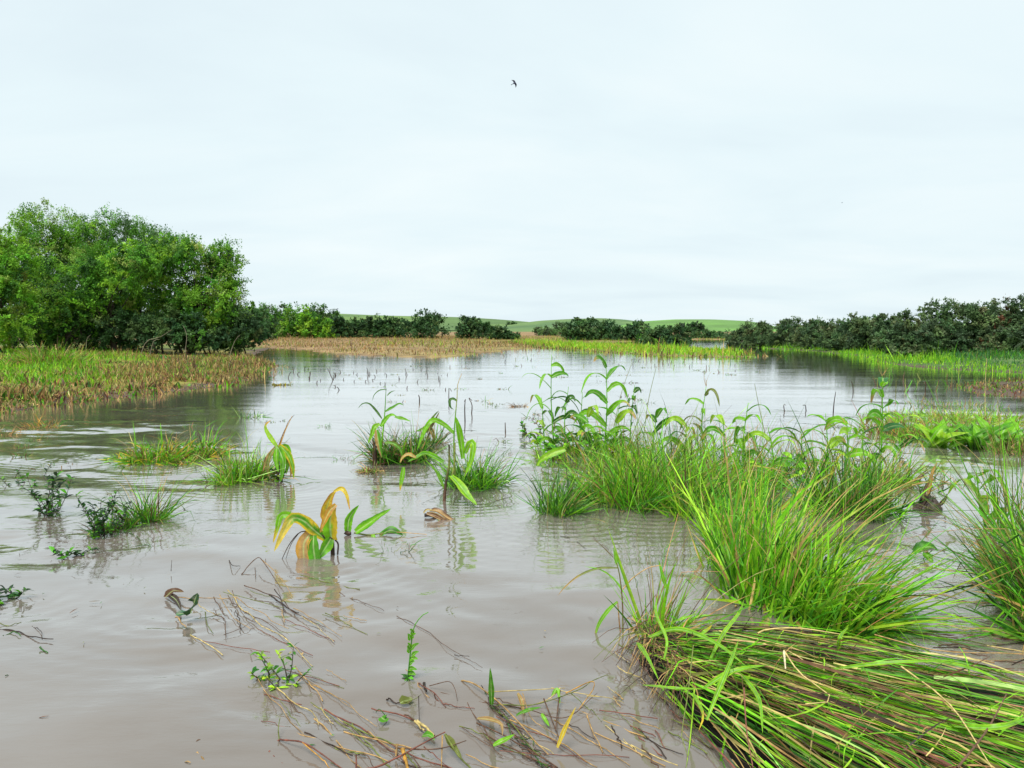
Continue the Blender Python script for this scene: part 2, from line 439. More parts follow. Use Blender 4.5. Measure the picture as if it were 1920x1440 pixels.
def land(x, y):
    """height and zone masks of the ground"""
    x = np.asarray(x, float); y = np.asarray(y, float)
    wob = (fbm(x * 0.35, y * 0.35, 5) - 0.5) * 2.2 * np.clip(y / 40, 0.3, 1.5)
    dl = sdist(x, y, LEFT_BANK) + wob * 0.6
    df = sdist(x, y, FIELD) + wob * 2
    ds = sdist(x, y, STRIP) + wob * 0.5
    dr = sdist(x, y, RIGHT_BANK) + wob * 0.6
    dp = sdist(x, y, RIGHT_SPIT) + wob * 0.3
    def rise(d, top, run, lip=0.05):
        return np.where(d > 0, lip * np.clip(d / 0.6, 0, 1) + top * (1 - np.exp(-np.maximum(d, 0) / run)), np.maximum(-0.5, d * 0.16))
    z = np.full(x.shape, -0.5)
    for d, top, run, lip in ((dl, 0.62, 16.0, 0.04), (df, 0.95, 70.0, 0.05), (ds, 0.10, 5.0, 0.03), (dr, 0.5, 12.0, 0.04), (dp, 0.03, 1.0, 0.03)):
        z = np.maximum(z, rise(d, top, run, lip))
    z = z + np.where(z > 0.03, (fbm(x * 0.8, y * 0.8, 9) - 0.5) * 0.08, 0)
    return z, (dl, df, ds, dr, dp)

def axis(dense0, dense1, step, lo, hi, grow):
    a = list(np.arange(dense0, dense1, step))
    s = step; v = a[-1]
    while v < hi:
        s *= grow; v += s; a.append(v)
    s = step; v = a[0]; pre = []
    while v > lo:
        s *= grow; v -= s; pre.append(v)
    return np.array(pre[::-1] + a)
def grid_mesh(xs, ys, zf):
    X, Y = np.meshgrid(xs, ys)
    Z, C = zf(X, Y)
    idx = np.arange(X.size).reshape(X.shape)
    Fq = np.stack([idx[:-1, :-1], idx[:-1, 1:], idx[1:, 1:], idx[1:, :-1]], axis=-1).reshape(-1, 4)
    return np.stack([X, Y, Z], axis=-1).reshape(-1, 3), Fq, C.reshape(-1, 3)
def ground_z(X, Y):
    z, (dl, df, ds, dr, dp) = land(X, Y)
    n = fbm(X * 0.25, Y * 0.25, 2)[..., None]; n2 = fbm(X * 0.05, Y * 0.08, 12)[..., None]
    mud = np.array([0.085, 0.060, 0.042])
    C = np.tile(mud, X.shape + (1,))
    lg = np.array([0.120, 0.150, 0.030]) * (0.5 + n) + np.array([0.05, 0.0, 0.0]) * (n2 > 0.5)
    C = np.where((dl > 0.8)[..., None], lg, C)
    fb = np.array([0.230, 0.150, 0.070]) * (0.6 + 0.8 * n)
    far = np.clip((Y - 330) / 200, 0, 1)[..., None]
    fb = fb * (1 - far) + np.array([0.110, 0.170, 0.040]) * far
    gx = np.clip((X + 14) / 26 + (n[..., 0] - .5) * 1.2, 0, 1)[..., None] * np.clip((140 - Y) / 40, 0, 1)[..., None]
    fb = fb * (1 - .55 * gx) + np.array([0.20, 0.23, 0.05]) * .55 * gx
    C = np.where((df > 0)[..., None], fb, C)
    C = np.where((ds > 0)[..., None], np.array([0.18, 0.17, 0.05]), C)
    C = np.where((dr > 0.4)[..., None], np.array([0.070, 0.120, 0.030]) * (0.5 + n), C)
    return z, C
xs = axis(-45, 45, 0.45, -2600, 2600, 1.10); ys = axis(10, 95, 0.4, -60, 3400, 1.09)
V, Fq, C = grid_mesh(xs, ys, ground_z)
tag(mesh_obj('ground', V, Fq, C, M_GROUND), kind='structure')

# ---- water surface: real ripples near by, with wakes round the clumps that break the current
WAKES = []          # (x, y, strength, radius); filled below by hand
for (u, v, s, r) in [(245, 965, 1.0, .35), (460, 905, .8, .3), (530, 905, .9, .2), (735, 880, 1.0, .35), (870, 930, .9, .3), (1050, 965, 1.2, .3), (1210, 950, 1.2, .6), (1480, 1150, .9, .5),
                     (615, 1050, 1.0, .2), (90, 970, .7, .2), (310, 870, .9, .5), (820, 975, .7, .15), (530, 1270, .6, .15), (770, 1270, .4, .08), (360, 1130, .8, .3), (690, 1000, .6, .2),
                     (980, 1320, .6, .35), (1230, 1260, .7, .3), (1740, 955, .8, .15), (20, 1110, .6, .2), (190, 850, 1.0, .3), (60, 860, .8, .3), (1850, 1150, .6, .25)]:
    p = gp(u, v); WAKES.append((p[0], p[1], s, r))
def water_z(X, Y):
    rng = np.random.default_rng(3)
    Z = np.zeros(X.shape)
    fade = np.clip((20 - Y) / 8, 0, 1) * np.clip((10.5 - np.abs(X)) / 2, 0, 1)
    wx = X + 0.5 * fbm(X * 0.9, Y * 0.9, 41); wy = Y + 0.5 * fbm(X * 0.9 + 7, Y * 0.9, 42)
    patch = np.clip((fbm(X * 0.45, Y * 0.7, 44) - 0.36) * 3.5, 0.12, 1)
    for k in range(26):
        lam = 0.16 * (1.13 ** k)
        ang = rng.normal(1.2, 0.55)
        kk = 2 * np.pi / lam
        Z += patch * lam * 0.0031 * np.sin(kk * (wx * np.cos(ang) + wy * np.sin(ang)) + rng.uniform(0, 6.28)) * (1 if lam < 1.4 else 0.6)
    for (x, y, s, r) in WAKES:
        dx, dy = X - x, Y - y
        dd = np.hypot(dx, dy)
        # the current runs from the far left towards the camera and right: wakes trail that way
        down = np.clip(0.45 + 0.55 * (dx * 0.35 - dy * 0.94) / np.maximum(dd, 1e-3), 0, 1)
        Z += s * 0.0058 * down * np.exp(-np.maximum(dd - r, 0) / 0.55) * np.cos((dd - r) * 2 * np.pi / 0.125 + 2 * fbm(X * 3, Y * 3, 60)) * (dd > r * 0.5)
    return Z * fade, np.zeros(X.shape + (3,)) + 0.3
xs = axis(-8.5, 8.5, 0.05, -2600, 2600, 1.22); ys = axis(1.6, 15.5, 0.042, -60, 300, 1.16)
V, Fq, C = grid_mesh(xs, ys, water_z)
tag(mesh_obj('water', V, Fq, C, M_WATER), kind='structure')

# ---- hills on the skyline
def hill(name, prof, Y, depth, c0, c1, seed):
    us = np.array([p[0] for p in prof], float); vv = np.array([p[1] for p in prof], float)
    uu = np.linspace(us[0], us[-1], 150)
    top = np.array([at(u, v, Y)[2] for u, v in zip(uu, np.interp(uu, us, vv))])
    ker = np.ones(9) / 9
    top = np.convolve(np.pad(top, 4, mode='edge'), ker, mode='valid')
    xx = np.array([at(u, 620, Y)[0] for u in uu])
    ds = np.linspace(-1, 1.2, 40)
    X = np.repeat(xx[None, :], 40, 0); Yg = Y + ds[:, None] * depth + 0 * X
    bell = np.exp(-(ds[:, None] ** 2) * 2.2)
    Z = (top[None, :] - 0.6) * bell + (fbm(X * 0.012, Yg * 0.012, seed) - 0.5) * 3.0 * bell * (1 - bell) * 4 - 0.3
    n = fbm(X * 0.015, Yg * 0.02, seed + 4)[..., None]
    k = np.clip((n - 0.42) * 6, 0, 1)
    C = np.array(c0) * (1 - k) + np.array(c1) * k
    idx = np.arange(X.size).reshape(X.shape)
    Fq = np.stack([idx[:-1, :-1], idx[:-1, 1:], idx[1:, 1:], idx[1:, :-1]], axis=-1).reshape(-1, 4)
    return tag(mesh_obj(name, np.stack([X, Yg, Z], -1).reshape(-1, 3), Fq, C.reshape(-1, 3), M_HILL), kind='structure')
hill('hill_left', [(-900, 612), (0, 602), (400, 595), (600, 585), (680, 589), (760, 592), (830, 592), (900, 595), (980, 601), (1080, 612), (1200, 619)], 1050, 330, (0.085, 0.150, 0.045), (0.125, 0.205, 0.055), 1)
hill('hill_middle', [(860, 617), (940, 609), (1010, 600), (1060, 597), (1120, 595), (1170, 598), (1220, 609), (1300, 616)], 850, 240, (0.075, 0.140, 0.050), (0.105, 0.175, 0.055), 2)
hill('hill_right', [(1120, 617), (1200, 601), (1260, 597), (1330, 597), (1390, 600), (1410, 609), (1440, 616), (1500, 620)], 700, 170, (0.125, 0.270, 0.050), (0.100, 0.200, 0.050), 3)
hill('hill_far_right', [(1380, 612), (1500, 610), (1700, 606), (2100, 602), (2900, 606)], 1300, 300, (0.085, 0.170, 0.045), (0.11, 0.2, 0.05), 6)

# ------------------------------------------------------------------ trees and bushes
def tree(name, label, cat, Y, base_u, lobes, n_leaves, leaf, cols, wts, group=None, seed=0, base_z=None, feather=1.0, trunk_r=0.16, clump=0.30, stems=1, bark=(0.060, 0.050, 0.038), droop=0.25, dens=1.0, fill=0.25, shrink=0.84, skirt=False):
    """lobes: (u, v, ru, rv, dY) ellipsoids of the crown, read at that distance; turned into metres"""
    rng = np.random.default_rng(seed + 100)
    leaf = leaf * 1.15
    bx = at(base_u, 620, Y)[0]
    if base_z is None:
        base_z = float(land(np.array([bx]), np.array([Y]))[0][0])
    base = np.array([bx, Y, base_z - 0.03])
    t = thing(name, label, cat, base, group)
    L = []
    for (u, v, ru, rv, dY) in lobes:
        YY = Y + dY; c = at(u, v, YY); k = 1.0 / ppm(YY)
        L.append((c, np.array([ru * k, (ru * 0.5 + rv * 0.5) * k * 0.9, rv * k]) * shrink))
    if skirt:                                   # twigs and leaves down to the ground
        x0 = min(c[0] - r[0] for c, r in L); x1 = max(c[0] + r[0] for c, r in L); zt = max(c[2] + r[2] for c, r in L); hh = zt - base_z
        for f in (0.27, 0.73):
            L.append((np.array([x0 + (x1 - x0) * f, Y - 0.3, base_z + hh * 0.24]), np.array([(x1 - x0) * 0.30, (x1 - x0) * 0.28, hh * 0.26])))
    vol = np.array([r[0] * r[1] * r[2] for _, r in L]); share = vol ** 0.75; share /= share.sum()
    gl = Geo()
    cents = []
    for (c, r), sh in zip(L, share):
        n = max(60, int(n_leaves * 2.6 * sh))
        rm = float(np.mean(r))
        ncl = int(np.clip(26 * dens * (rm / max(clump * rm, 0.18)) ** 1.2 / 4, 14, 150))
        d = unit(rng.normal(0, 1, (ncl, 3)) + np.array([0, -0.15, 0.22]))
        rad = np.where(rng.random(ncl) < fill, rng.uniform(0.2, 0.8, ncl), rng.uniform(0.78, 1.04, ncl))
        wisp = rng.random(ncl) < 0.13; rad = np.where(wisp, rng.uniform(1.1, 1.32, ncl), rad)
        cc = c + d * r * rad[:, None]
        cc[:, 2] = np.maximum(cc[:, 2], base_z + 0.12 * rm)
        cents.append(cc)
        cw = rng.uniform(0.5, 1.6, ncl) * np.where(wisp, 0.22, 1.0); cw /= cw.sum()
        ci = rng.choice(ncl, n, p=cw)
        crad = clump * rm * rng.uniform(0.65, 1.35, ncl)
        tw = 7
        tdir = unit(d[:, None, :] * 0.55 + rng.normal(0, 0.8, (ncl, tw, 3)) + np.array([0, 0, 0.25]))
        k = rng.integers(0, tw, n); s = rng.uniform(0.0, 1.0, n) ** 0.7
        td = tdir[ci, k]
        pos = cc[ci] + td * (s * crad[ci] * 1.55 * feather)[:, None] + rng.normal(0, 0.16, (n, 3)) * crad[ci][:, None]
        pos[:, 2] -= droop * crad[ci] * s ** 2
        pos[:, 2] = np.maximum(pos[:, 2], base_z + rng.uniform(0.0, 0.25, n))
        ax = unit(td * 0.8 + rng.normal(0, 0.6, (n, 3)) + np.array([0, 0, -0.15]))
        nr = unit(d[ci] * 0.8 + np.array([0, 0, 0.6]) + rng.normal(0, 0.45, (n, 3)))
        sd = unit(np.cross(ax, nr))
        ln = leaf * rng.uniform(0.6, 1.5, n); wd = ln * rng.uniform(0.40, 0.68, n)
        V = np.stack([pos - ax * ln[:, None] * 0.5, pos + sd * wd[:, None] * 0.5, pos + ax * ln[:, None] * 0.5, pos - sd * wd[:, None] * 0.5], axis=1).reshape(-1, 3)
        Fq = np.arange(n * 4).reshape(n, 4)
        pc = palette(rng, ncl, cols, wts, 0.14)[ci] * (1 + rng.normal(0, 0.10, (n, 1)))
        gl.add(V, Fq, np.repeat(np.clip(pc, 0.004, 0.8), 4, axis=0))
    cents = np.concatenate(cents)
    # trunk, then limbs out to the clumps
    top = np.mean([c for c, _ in L], axis=0)
    bark = np.array(bark)
    roots = []
    for s_ in range(stems):
        off = rng.normal(0, 0.25 if stems > 1 else 0.0, 3) * np.array([1, 1, 0])
        p0 = base + off + np.array([0, 0, -0.15]); p2 = base * 0.35 + top * 0.65 + off * 2.5; p1 = (p0 + p2) / 2 + rng.normal(0, 0.12, 3) * np.linalg.norm(p2 - p0) * np.array([1, 1, 0.2])
        V, Fq, C = tube([p0, p1, p2, p2 * 0.4 + top * 0.6], [trunk_r * 1.25, trunk_r, trunk_r * 0.7, trunk_r * 0.35], bark, 7, m=9)
        trunk = Geo().add(V, Fq, C).build('trunk', M_BARK, t); roots.append((p1, p2))
    gb = Geo()
    nb = min(len(cents), 26)
    for ci in rng.choice(len(cents), nb, replace=False):
        p1, p2 = roots[rng.integers(len(roots))]
        st = p1 + (p2 - p1) * rng.uniform(0.1, 1.0); en = cents[ci]
        mid = (st + en) / 2 + rng.normal(0, 0.10, 3) * np.linalg.norm(en - st) + np.array([0, 0, 0.05])
        en2 = en + unit(en - st) * clump * 0.5
        V, Fq, C = tube([st, mid, en, en2], [trunk_r * 0.42, trunk_r * 0.25, trunk_r * 0.12, trunk_r * 0.05], bark * rng.uniform(0.7, 1.3), 4, m=6)
        gb.add(V, Fq, C)
    gb.build('branches', M_BARK, trunk, base=np.array(t.location))
    gl.build('crown', M_TREE, t, smooth=False)
    return t

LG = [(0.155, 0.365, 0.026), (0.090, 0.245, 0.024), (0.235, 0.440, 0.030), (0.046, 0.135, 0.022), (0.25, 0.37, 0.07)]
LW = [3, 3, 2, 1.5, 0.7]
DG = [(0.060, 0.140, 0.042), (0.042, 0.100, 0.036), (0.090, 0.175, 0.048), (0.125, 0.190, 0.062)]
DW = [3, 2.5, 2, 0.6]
GROVE = 'trees of the dense grove on the bank'
tree('willow_tree', 'bright green bushy tree cut by the photo edge at far end of grove', 'tree', 41, 0, [(-20, 560, 70, 90, 0), (10, 500, 55, 60, 0.5), (20, 590, 45, 70, -0.8), (-40, 470, 60, 50, 1)], 23800, 0.095, LG, [3, 2, 4, 1, 1], GROVE, 1, clump=0.24, dens=1.6, shrink=0.95)
tree('willow_tree', 'tallest feathery pale green tree rising highest in the grove', 'tree', 53, 100, [(100, 440, 62, 48, 0), (55, 475, 50, 45, -1), (150, 455, 45, 45, 0.5), (100, 520, 95, 70, 0), (35, 540, 60, 60, 0.5)], 28900, 0.095, LG, [4, 2, 2, 0.8, 1.8], GROVE, 2, feather=1.35, clump=0.24, dens=1.6, shrink=0.95)
tree('willow_tree', 'darker green tree with rounded twin tops behind the grove middle', 'tree', 55, 225, [(205, 430, 36, 32, 0), (245, 445, 45, 36, 0.6), (285, 475, 50, 45, 0), (200, 500, 95, 75, 0), (300, 530, 70, 70, 0)], 27200, 0.095, [LG[1], DG[2], LG[0], DG[0]], [3, 3, 1.5, 1], GROVE, 3, feather=1.15, clump=0.24, dens=1.6, shrink=0.95)
tree('willow_tree', 'broad green tree in the front middle of the grove with dark hollow', 'tree', 46, 215, [(130, 540, 75, 60, 0), (220, 515, 80, 55, 0.4), (265, 500, 60, 45, 0), (200, 605, 115, 45, 1.6), (110, 610, 50, 50, 0.5)], 34000, 0.095, LG, [2.5, 3.5, 1.5, 2.5, .5], GROVE, 4, feather=1.1, clump=0.24, dens=1.6, shrink=0.95)
tree('willow_tree', 'leafy light green tree at the water end of the grove', 'tree', 47, 360, [(345, 505, 60, 45, 0), (385, 500, 45, 42, 0.4), (420, 490, 30, 38, 0.2), (395, 560, 58, 55, 0), (345, 590, 60, 55, 0.8), (425, 590, 34, 55, 0.3), (320, 470, 40, 25, 0.6)], 30600, 0.095, LG, LW, GROVE, 5, feather=1.2, clump=0.24, dens=1.6, shrink=0.95)
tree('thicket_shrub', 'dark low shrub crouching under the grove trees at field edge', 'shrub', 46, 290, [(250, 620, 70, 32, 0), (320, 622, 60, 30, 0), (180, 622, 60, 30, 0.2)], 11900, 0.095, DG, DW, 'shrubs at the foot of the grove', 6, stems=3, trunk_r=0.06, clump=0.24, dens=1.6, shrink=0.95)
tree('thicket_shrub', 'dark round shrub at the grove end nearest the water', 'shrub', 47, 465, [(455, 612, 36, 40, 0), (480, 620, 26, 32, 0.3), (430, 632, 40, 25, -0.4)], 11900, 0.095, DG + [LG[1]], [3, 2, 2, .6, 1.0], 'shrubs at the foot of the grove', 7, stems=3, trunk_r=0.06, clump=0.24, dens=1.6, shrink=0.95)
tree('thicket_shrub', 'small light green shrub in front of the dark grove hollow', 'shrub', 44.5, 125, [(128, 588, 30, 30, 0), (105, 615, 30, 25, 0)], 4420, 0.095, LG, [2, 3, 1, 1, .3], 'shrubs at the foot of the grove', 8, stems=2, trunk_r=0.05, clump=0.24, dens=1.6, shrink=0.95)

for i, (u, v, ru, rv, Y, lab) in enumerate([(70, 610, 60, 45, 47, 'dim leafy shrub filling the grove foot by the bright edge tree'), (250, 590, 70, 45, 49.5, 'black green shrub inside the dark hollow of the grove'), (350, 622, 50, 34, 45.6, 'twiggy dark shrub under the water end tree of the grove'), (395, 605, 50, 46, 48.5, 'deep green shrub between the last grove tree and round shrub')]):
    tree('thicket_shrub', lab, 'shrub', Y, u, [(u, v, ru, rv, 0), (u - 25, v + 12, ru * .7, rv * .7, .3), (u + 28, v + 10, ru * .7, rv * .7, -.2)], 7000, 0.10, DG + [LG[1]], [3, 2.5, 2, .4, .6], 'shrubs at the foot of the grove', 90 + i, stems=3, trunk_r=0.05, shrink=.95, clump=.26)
# mid-distance trees left of centre
B = 'trees beyond the brown field'
mid = [
 ('dark tree just past the grove, first beyond the field', 105, 478, [(478, 596, 30, 24, 0), (495, 606, 24, 20, 0)], DG + [LG[1]], [3, 2, 2, .5, 1]),
 ('pale topped tree poking above the field thicket', 130, 520, [(500, 590, 22, 18, 0), (528, 588, 20, 16, 2), (515, 606, 30, 18, 0)], [DG[2], LG[1], (0.10, 0.15, 0.08)], [2, 2, 1]),
 ('green bushy tree in the middle of the field thicket', 125, 560, [(555, 596, 36, 20, 0), (580, 590, 22, 18, 1), (545, 610, 34, 14, 0)], LG, [2, 3.5, .8, 2, .2]),
 ('tallest tree of the field thicket with ragged top', 128, 600, [(598, 586, 20, 16, 0), (590, 600, 30, 20, 0), (620, 600, 20, 18, 0)], DG + [LG[1]], [2, 1, 2, .5, 2]),
 ('bright rounded bush at front of field thicket', 118, 582, [(580, 605, 26, 15, 0), (605, 608, 22, 13, 0)], LG, [3, 3, 1.5, 1, .2]),
 ('dark bush ending the field thicket before the low hedge', 122, 635, [(632, 606, 16, 16, 0), (645, 612, 14, 12, 0)], DG, DW),
 ('low dark bush beginning the field hedge', 125, 668, [(665, 610, 22, 13, 0), (680, 614, 16, 11, 0)], DG, DW),
 ('dark bush of the field hedge with bumpy crown', 125, 700, [(700, 609, 20, 15, 0), (715, 612, 18, 13, 0)], DG, DW),
 ('wide dark bush near the tall field tree', 124, 738, [(728, 608, 16, 15, 0), (748, 611, 18, 14, 0)], DG, DW),
 ('tall dark open tree standing in the field hedge', 122, 795, [(795, 600, 24, 16, 0), (815, 606, 24, 20, 0), (780, 612, 26, 16, 0), (812, 594, 12, 9, 0), (800, 618, 34, 13, 0)], DG, [3, 3, 1.2, .2]),
 ('dark paired tree alone right of tall field tree', 122, 880, [(872, 610, 18, 14, 0), (890, 606, 14, 12, 0), (880, 620, 22, 13, 0)], DG, [3, 3, 1.2, .2]),
 ('small upright dark bush beside the low round bush', 130, 912, [(911, 616, 9, 12, 0), (918, 624, 9, 9, 0)], DG, DW),
 ('low round dark bush, last of the field bushes', 118, 943, [(935, 625, 20, 13, 0), (958, 630, 16, 10, 0)], DG, DW)]
for i, (lab, Y, bu, lobes, cols, w) in enumerate(mid):
    tree('field_tree', lab, 'tree' if 'tree' in lab.split(' of ')[0] else 'bush', Y, bu, lobes, 3400, 0.24, cols, w, B, 20 + i, trunk_r=0.12, clump=0.32, stems=2, feather=1.15, fill=0.4, shrink=0.86, skirt=True)

cen = [
 ('greyish far bush at the start of the middle thicket', 175, 1030, [(1020, 622, 22, 8, 0), (1050, 617, 20, 11, 0)], [DG[2], (0.075, 0.11, 0.05)], [2, 1]),
 ('dark rounded bush opening the middle thicket', 118, 1085, [(1080, 622, 24, 16, 0), (1100, 616, 20, 15, 0)], DG, DW),
 ('high dark bush in the middle thicket with thin top twigs', 122, 1130, [(1118, 614, 26, 14, 0), (1140, 620, 28, 16, 0)], DG, DW),
 ('broad dark bush at the heart of the middle thicket', 120, 1180, [(1175, 618, 28, 15, 0), (1200, 622, 24, 14, 0)], DG, [3, 3, 1, .5]),
 ('mid green bush low in the middle thicket', 116, 1225, [(1218, 626, 22, 12, 0), (1240, 622, 20, 13, 0)], DG + [LG[1]], [2, 2, 2, .5, .6]),
 ('dark bush closing the middle thicket on the water side', 112, 1275, [(1262, 627, 22, 13, 0), (1285, 632, 14, 9, 0)], DG, DW),
 ('distant dark hedge bush between middle thicket and river trees', 150, 1330, [(1320, 628, 24, 8, 0), (1345, 629, 18, 7, 0)], DG, DW),
 ('hazy dark copse on the slope of the green hill', 300, 1295, [(1285, 617, 22, 8, 0), (1305, 613, 14, 7, 0)], [DG[0], (0.05, 0.085, 0.045)], [1, 1])]
for i, (lab, Y, bu, lobes, cols, w) in enumerate(cen):
    tree('middle_bush', lab, 'bush', Y, bu, lobes, 3400, 0.24 if Y < 200 else 0.6, cols, w, 'bushes of the middle thicket', 40 + i, trunk_r=0.10, clump=0.32, stems=2, fill=0.4, feather=1.1, shrink=0.86, skirt=True)
for i, (u, v, Y, lab) in enumerate([(958, 606, 800, 'lone dot of a tree on the ridge of the middle hill'), (1081, 600, 640, 'single flat topped tree left of the thin tree on the hill'),
                                    (1107, 600, 640, 'thin flat topped tree above the middle thicket'), (1198, 605, 640, 'small round tree on the hill crest above thicket'), (868, 597, 860, 'tiny tree on the bright green slope of the far hill')]):
    bz = at(u, v, Y)[2] - 5.5
    tree('hill_tree', lab, 'tree', Y, u, [(u, v, 8, 4.5, 0), (u + 6, v + 1.5, 6, 3.5, 0)], 420, 0.9, DG, DW, 'far trees on the hills', 55 + i, base_z=bz, trunk_r=0.25, clump=0.4)

# river trees along the right bank
rt = [
 ('small dark bush furthest down the river, beside the green hill', 82, 1385, [(1378, 632, 20, 15, 0), (1402, 628, 22, 18, 0)]),
 ('dark leafy bush, second from the far end of river trees', 76, 1430, [(1420, 625, 26, 20, 0), (1445, 632, 24, 20, -1)]),
 ('rounded dark bush with bumpy crown among the river trees', 70, 1475, [(1470, 622, 28, 22, 0), (1500, 618, 22, 18, 1)]),
 ('olive dark bush in the lower run of river trees', 65, 1530, [(1515, 622, 30, 22, 0), (1545, 615, 28, 18, 1), (1535, 636, 30, 18, -1)]),
 ('greyish green bush leaning to the water under river trees', 60, 1580, [(1570, 620, 30, 20, 0), (1600, 628, 30, 22, -1), (1580, 642, 30, 16, -1.5)]),
 ('dark green river bush behind the first reeds', 55, 1625, [(1615, 612, 34, 20, 0), (1640, 622, 30, 26, -1)]),
 ('river bush with sparse twiggy top before the taller trees', 51, 1675, [(1660, 610, 30, 22, 0), (1690, 605, 24, 20, 1), (1680, 635, 34, 24, -1)]),
 ('dark river tree overhanging the water at the bank corner', 43, 1700, [(1690, 640, 30, 26, 0), (1725, 632, 32, 32, 0), (1710, 655, 28, 14, -.5)]),
 ('tall domed river tree, first of the tall ones', 50, 1770, [(1765, 588, 40, 24, 0), (1790, 600, 36, 30, 0), (1755, 620, 44, 34, -1), (1800, 640, 40, 26, -1)]),
 ('tall dark river tree right of the domed one', 49, 1835, [(1825, 590, 34, 24, 0), (1850, 595, 30, 26, .5), (1835, 625, 44, 36, -1)]),
 ('tall river tree with a rusty brown patch in its crown', 48, 1890, [(1885, 585, 30, 26, 0), (1905, 610, 34, 36, -1), (1880, 640, 40, 28, -1.2)]),
 ('tall dark river tree cut by the photo edge', 46, 1955, [(1935, 580, 34, 30, 0), (1970, 600, 40, 40, 0), (1950, 640, 50, 34, -1)])]
RC = [(0.090, 0.160, 0.060), (0.066, 0.120, 0.052), (0.128, 0.200, 0.072), (0.170, 0.215, 0.092)]
for i, (lab, Y, bu, lobes) in enumerate(rt):
    cols, w = RC, [3, 2, 2.2, 0.8]
    if 'rusty' in lab: cols, w = RC + [(0.16, 0.095, 0.045)], [3, 2, 2, 1, 0.8]
    tree('river_tree', lab, 'tree' if 'tree' in lab.split(',')[0].replace('trees', '') else 'bush', Y, bu, lobes, 8500, 0.115, cols, w, 'trees along the river bank', 70 + i, trunk_r=0.09, clump=0.30, stems=3, feather=1.25, fill=0.35, skirt=True)

# ------------------------------------------------------------------ grass on the land (uncountable: one object each)
def scatter(rng, n, x0, y0, x1, y1, test):
    X = rng.uniform(x0, x1, n); Y = rng.uniform(y0, y1, n)
    z, d = land(X, Y)
    k = test(X, Y, z, d)
    return np.stack([X[k], Y[k], z[k]], axis=1)
def field_grass(name, label, P, hgt, wid, cols_fn, seed, S=4, lean=0.35, bend=0.9, cat='grass', kink=0.05, patch=0.0, ps=0.5):
    rng = np.random.default_rng(seed); n = len(P)
    h = hgt * rng.lognormal(0, 0.38, n)
    if patch:
        q = fbm(P[:, 0] * ps, P[:, 1] * ps, seed + 3)
        h = h * np.clip(1 + patch * (q - 0.5) * 4, 0.25, 2.6)
    V, Fq, C = blades(rng, P - np.array([0, 0, 0.02]), rng.uniform(0, 6.28, n), np.abs(rng.normal(0, lean, n)), np.abs(rng.normal(bend * 0.6, bend * 0.5, n)), h, wid * rng.uniform(0.6, 1.5, n), cols_fn(rng, P), S=S, floor=None, kink=kink)
    o = Geo().add(V, Fq, C).build(name, M_BLADE)
    return tag(o, label, cat, kind='stuff')
rng = np.random.default_rng(21)
inview = lambda X, Y, m=1.0: np.abs(X) < Y * 0.69 + m
def left_cols(rng, P):
    n = len(P); z = P[:, 2]
    g = fbm(P[:, 0] * 0.22, P[:, 1] * 0.14, 71) + (z - 0.22) * 1.1
    green = palette(rng, n, [BRIGHT, LIME, MID, OLIVE], [3, 2.4, 1.6, 1.0]); dry = palette(rng, n, [TAN, STRAW, BROWN, OLIVE, REDBR], [3, 1.6, 1.5, 2, 1.0])
    k = rng.random(n) < np.clip((g - 0.47) * 3.4, 0.14, 0.95)
    return np.where(k[:, None], green, dry)
P = scatter(rng, 110000, -32, 15, -8, 50, lambda X, Y, z, d: (d[0] > 0.0) & inview(X, Y) & (rng.random(X.shape) < np.clip(1.35 - Y / 55, 0.4, 1)))
field_grass('bank_grass', 'mixed green and tan grass covering the bank before the grove', P, 0.14, 0.030, left_cols, 31, patch=1.0, lean=0.6, bend=1.3, kink=0.12)
P = scatter(rng, 70000, -22, 13, -8, 36, lambda X, Y, z, d: (d[0] > -1.0) & (d[0] < 4.5) & inview(X, Y) & (rng.random(X.shape) < np.clip(0.55 + d[0] * 0.7, 0.04, 0.9)) & (fbm(X * 0.9, Y * 0.6, 88) > 0.45))
P[:, 2] = np.maximum(P[:, 2], -0.06)
field_grass('dry_reeds', 'brown broken stalks and weeds fringing the flooded bank', P, 0.17, 0.030, lambda r, P: palette(r, len(P), [TAN, STRAW, BROWN, DKBROWN, OLIVE, MID, REDBR], [3, 1.6, 2, .8, 1.6, 1.0, .8]), 32, S=5, lean=0.6, bend=1.3, cat='reeds', kink=0.45, patch=0.9, ps=0.9)
P = scatter(rng, 60000, -28, 13, -8, 46, lambda X, Y, z, d: (d[0] > -0.3) & inview(X, Y) & (fbm(X * 0.55, Y * 0.4, 97) > 0.54) & (rng.random(X.shape) < np.clip(1.3 - Y / 45, 0.25, 1)))
P[:, 2] = np.maximum(P[:, 2], -0.02)
field_grass('bank_weeds', 'patches of low broad leaved weeds in the bank grass', P, 0.13, 0.075, lambda r, P: palette(r, len(P), [DARK, MID, OLIVE, BROWN, BRIGHT, TAN], [1.6, 1.3, 2, 2, .7, 1.8]), 37, S=4, lean=0.9, bend=1.2, cat='weeds', patch=1.0, ps=0.8)
P = scatter(rng, 70000, -48, 34, 44, 160, lambda X, Y, z, d: (d[1] > -3.5) & (d[0] < 0) & (z > -0.3) & inview(X, Y) & (rng.random(X.shape) < np.clip(0.75 + d[1] * 0.4, 0.04, 1)))
P[:, 2] = np.maximum(P[:, 2], -0.05)
def field_cols(r, P):
    n = len(P); k = r.random(n) < np.clip((P[:, 0] + 16) / 34 + (fbm(P[:, 0] * .12, P[:, 1] * .06, 15) - .5) * 1.6, 0.05, .75)
    return np.where(k[:, None], palette(r, n, [(0.26, 0.33, 0.05), LIME, OLIVE, TAN], [2, 1.2, 2, 1]), palette(r, n, [TAN, (0.30, 0.20, 0.09), BROWN, OLIVE, STRAW], [3, 3, 1.6, 1.6, .8]))
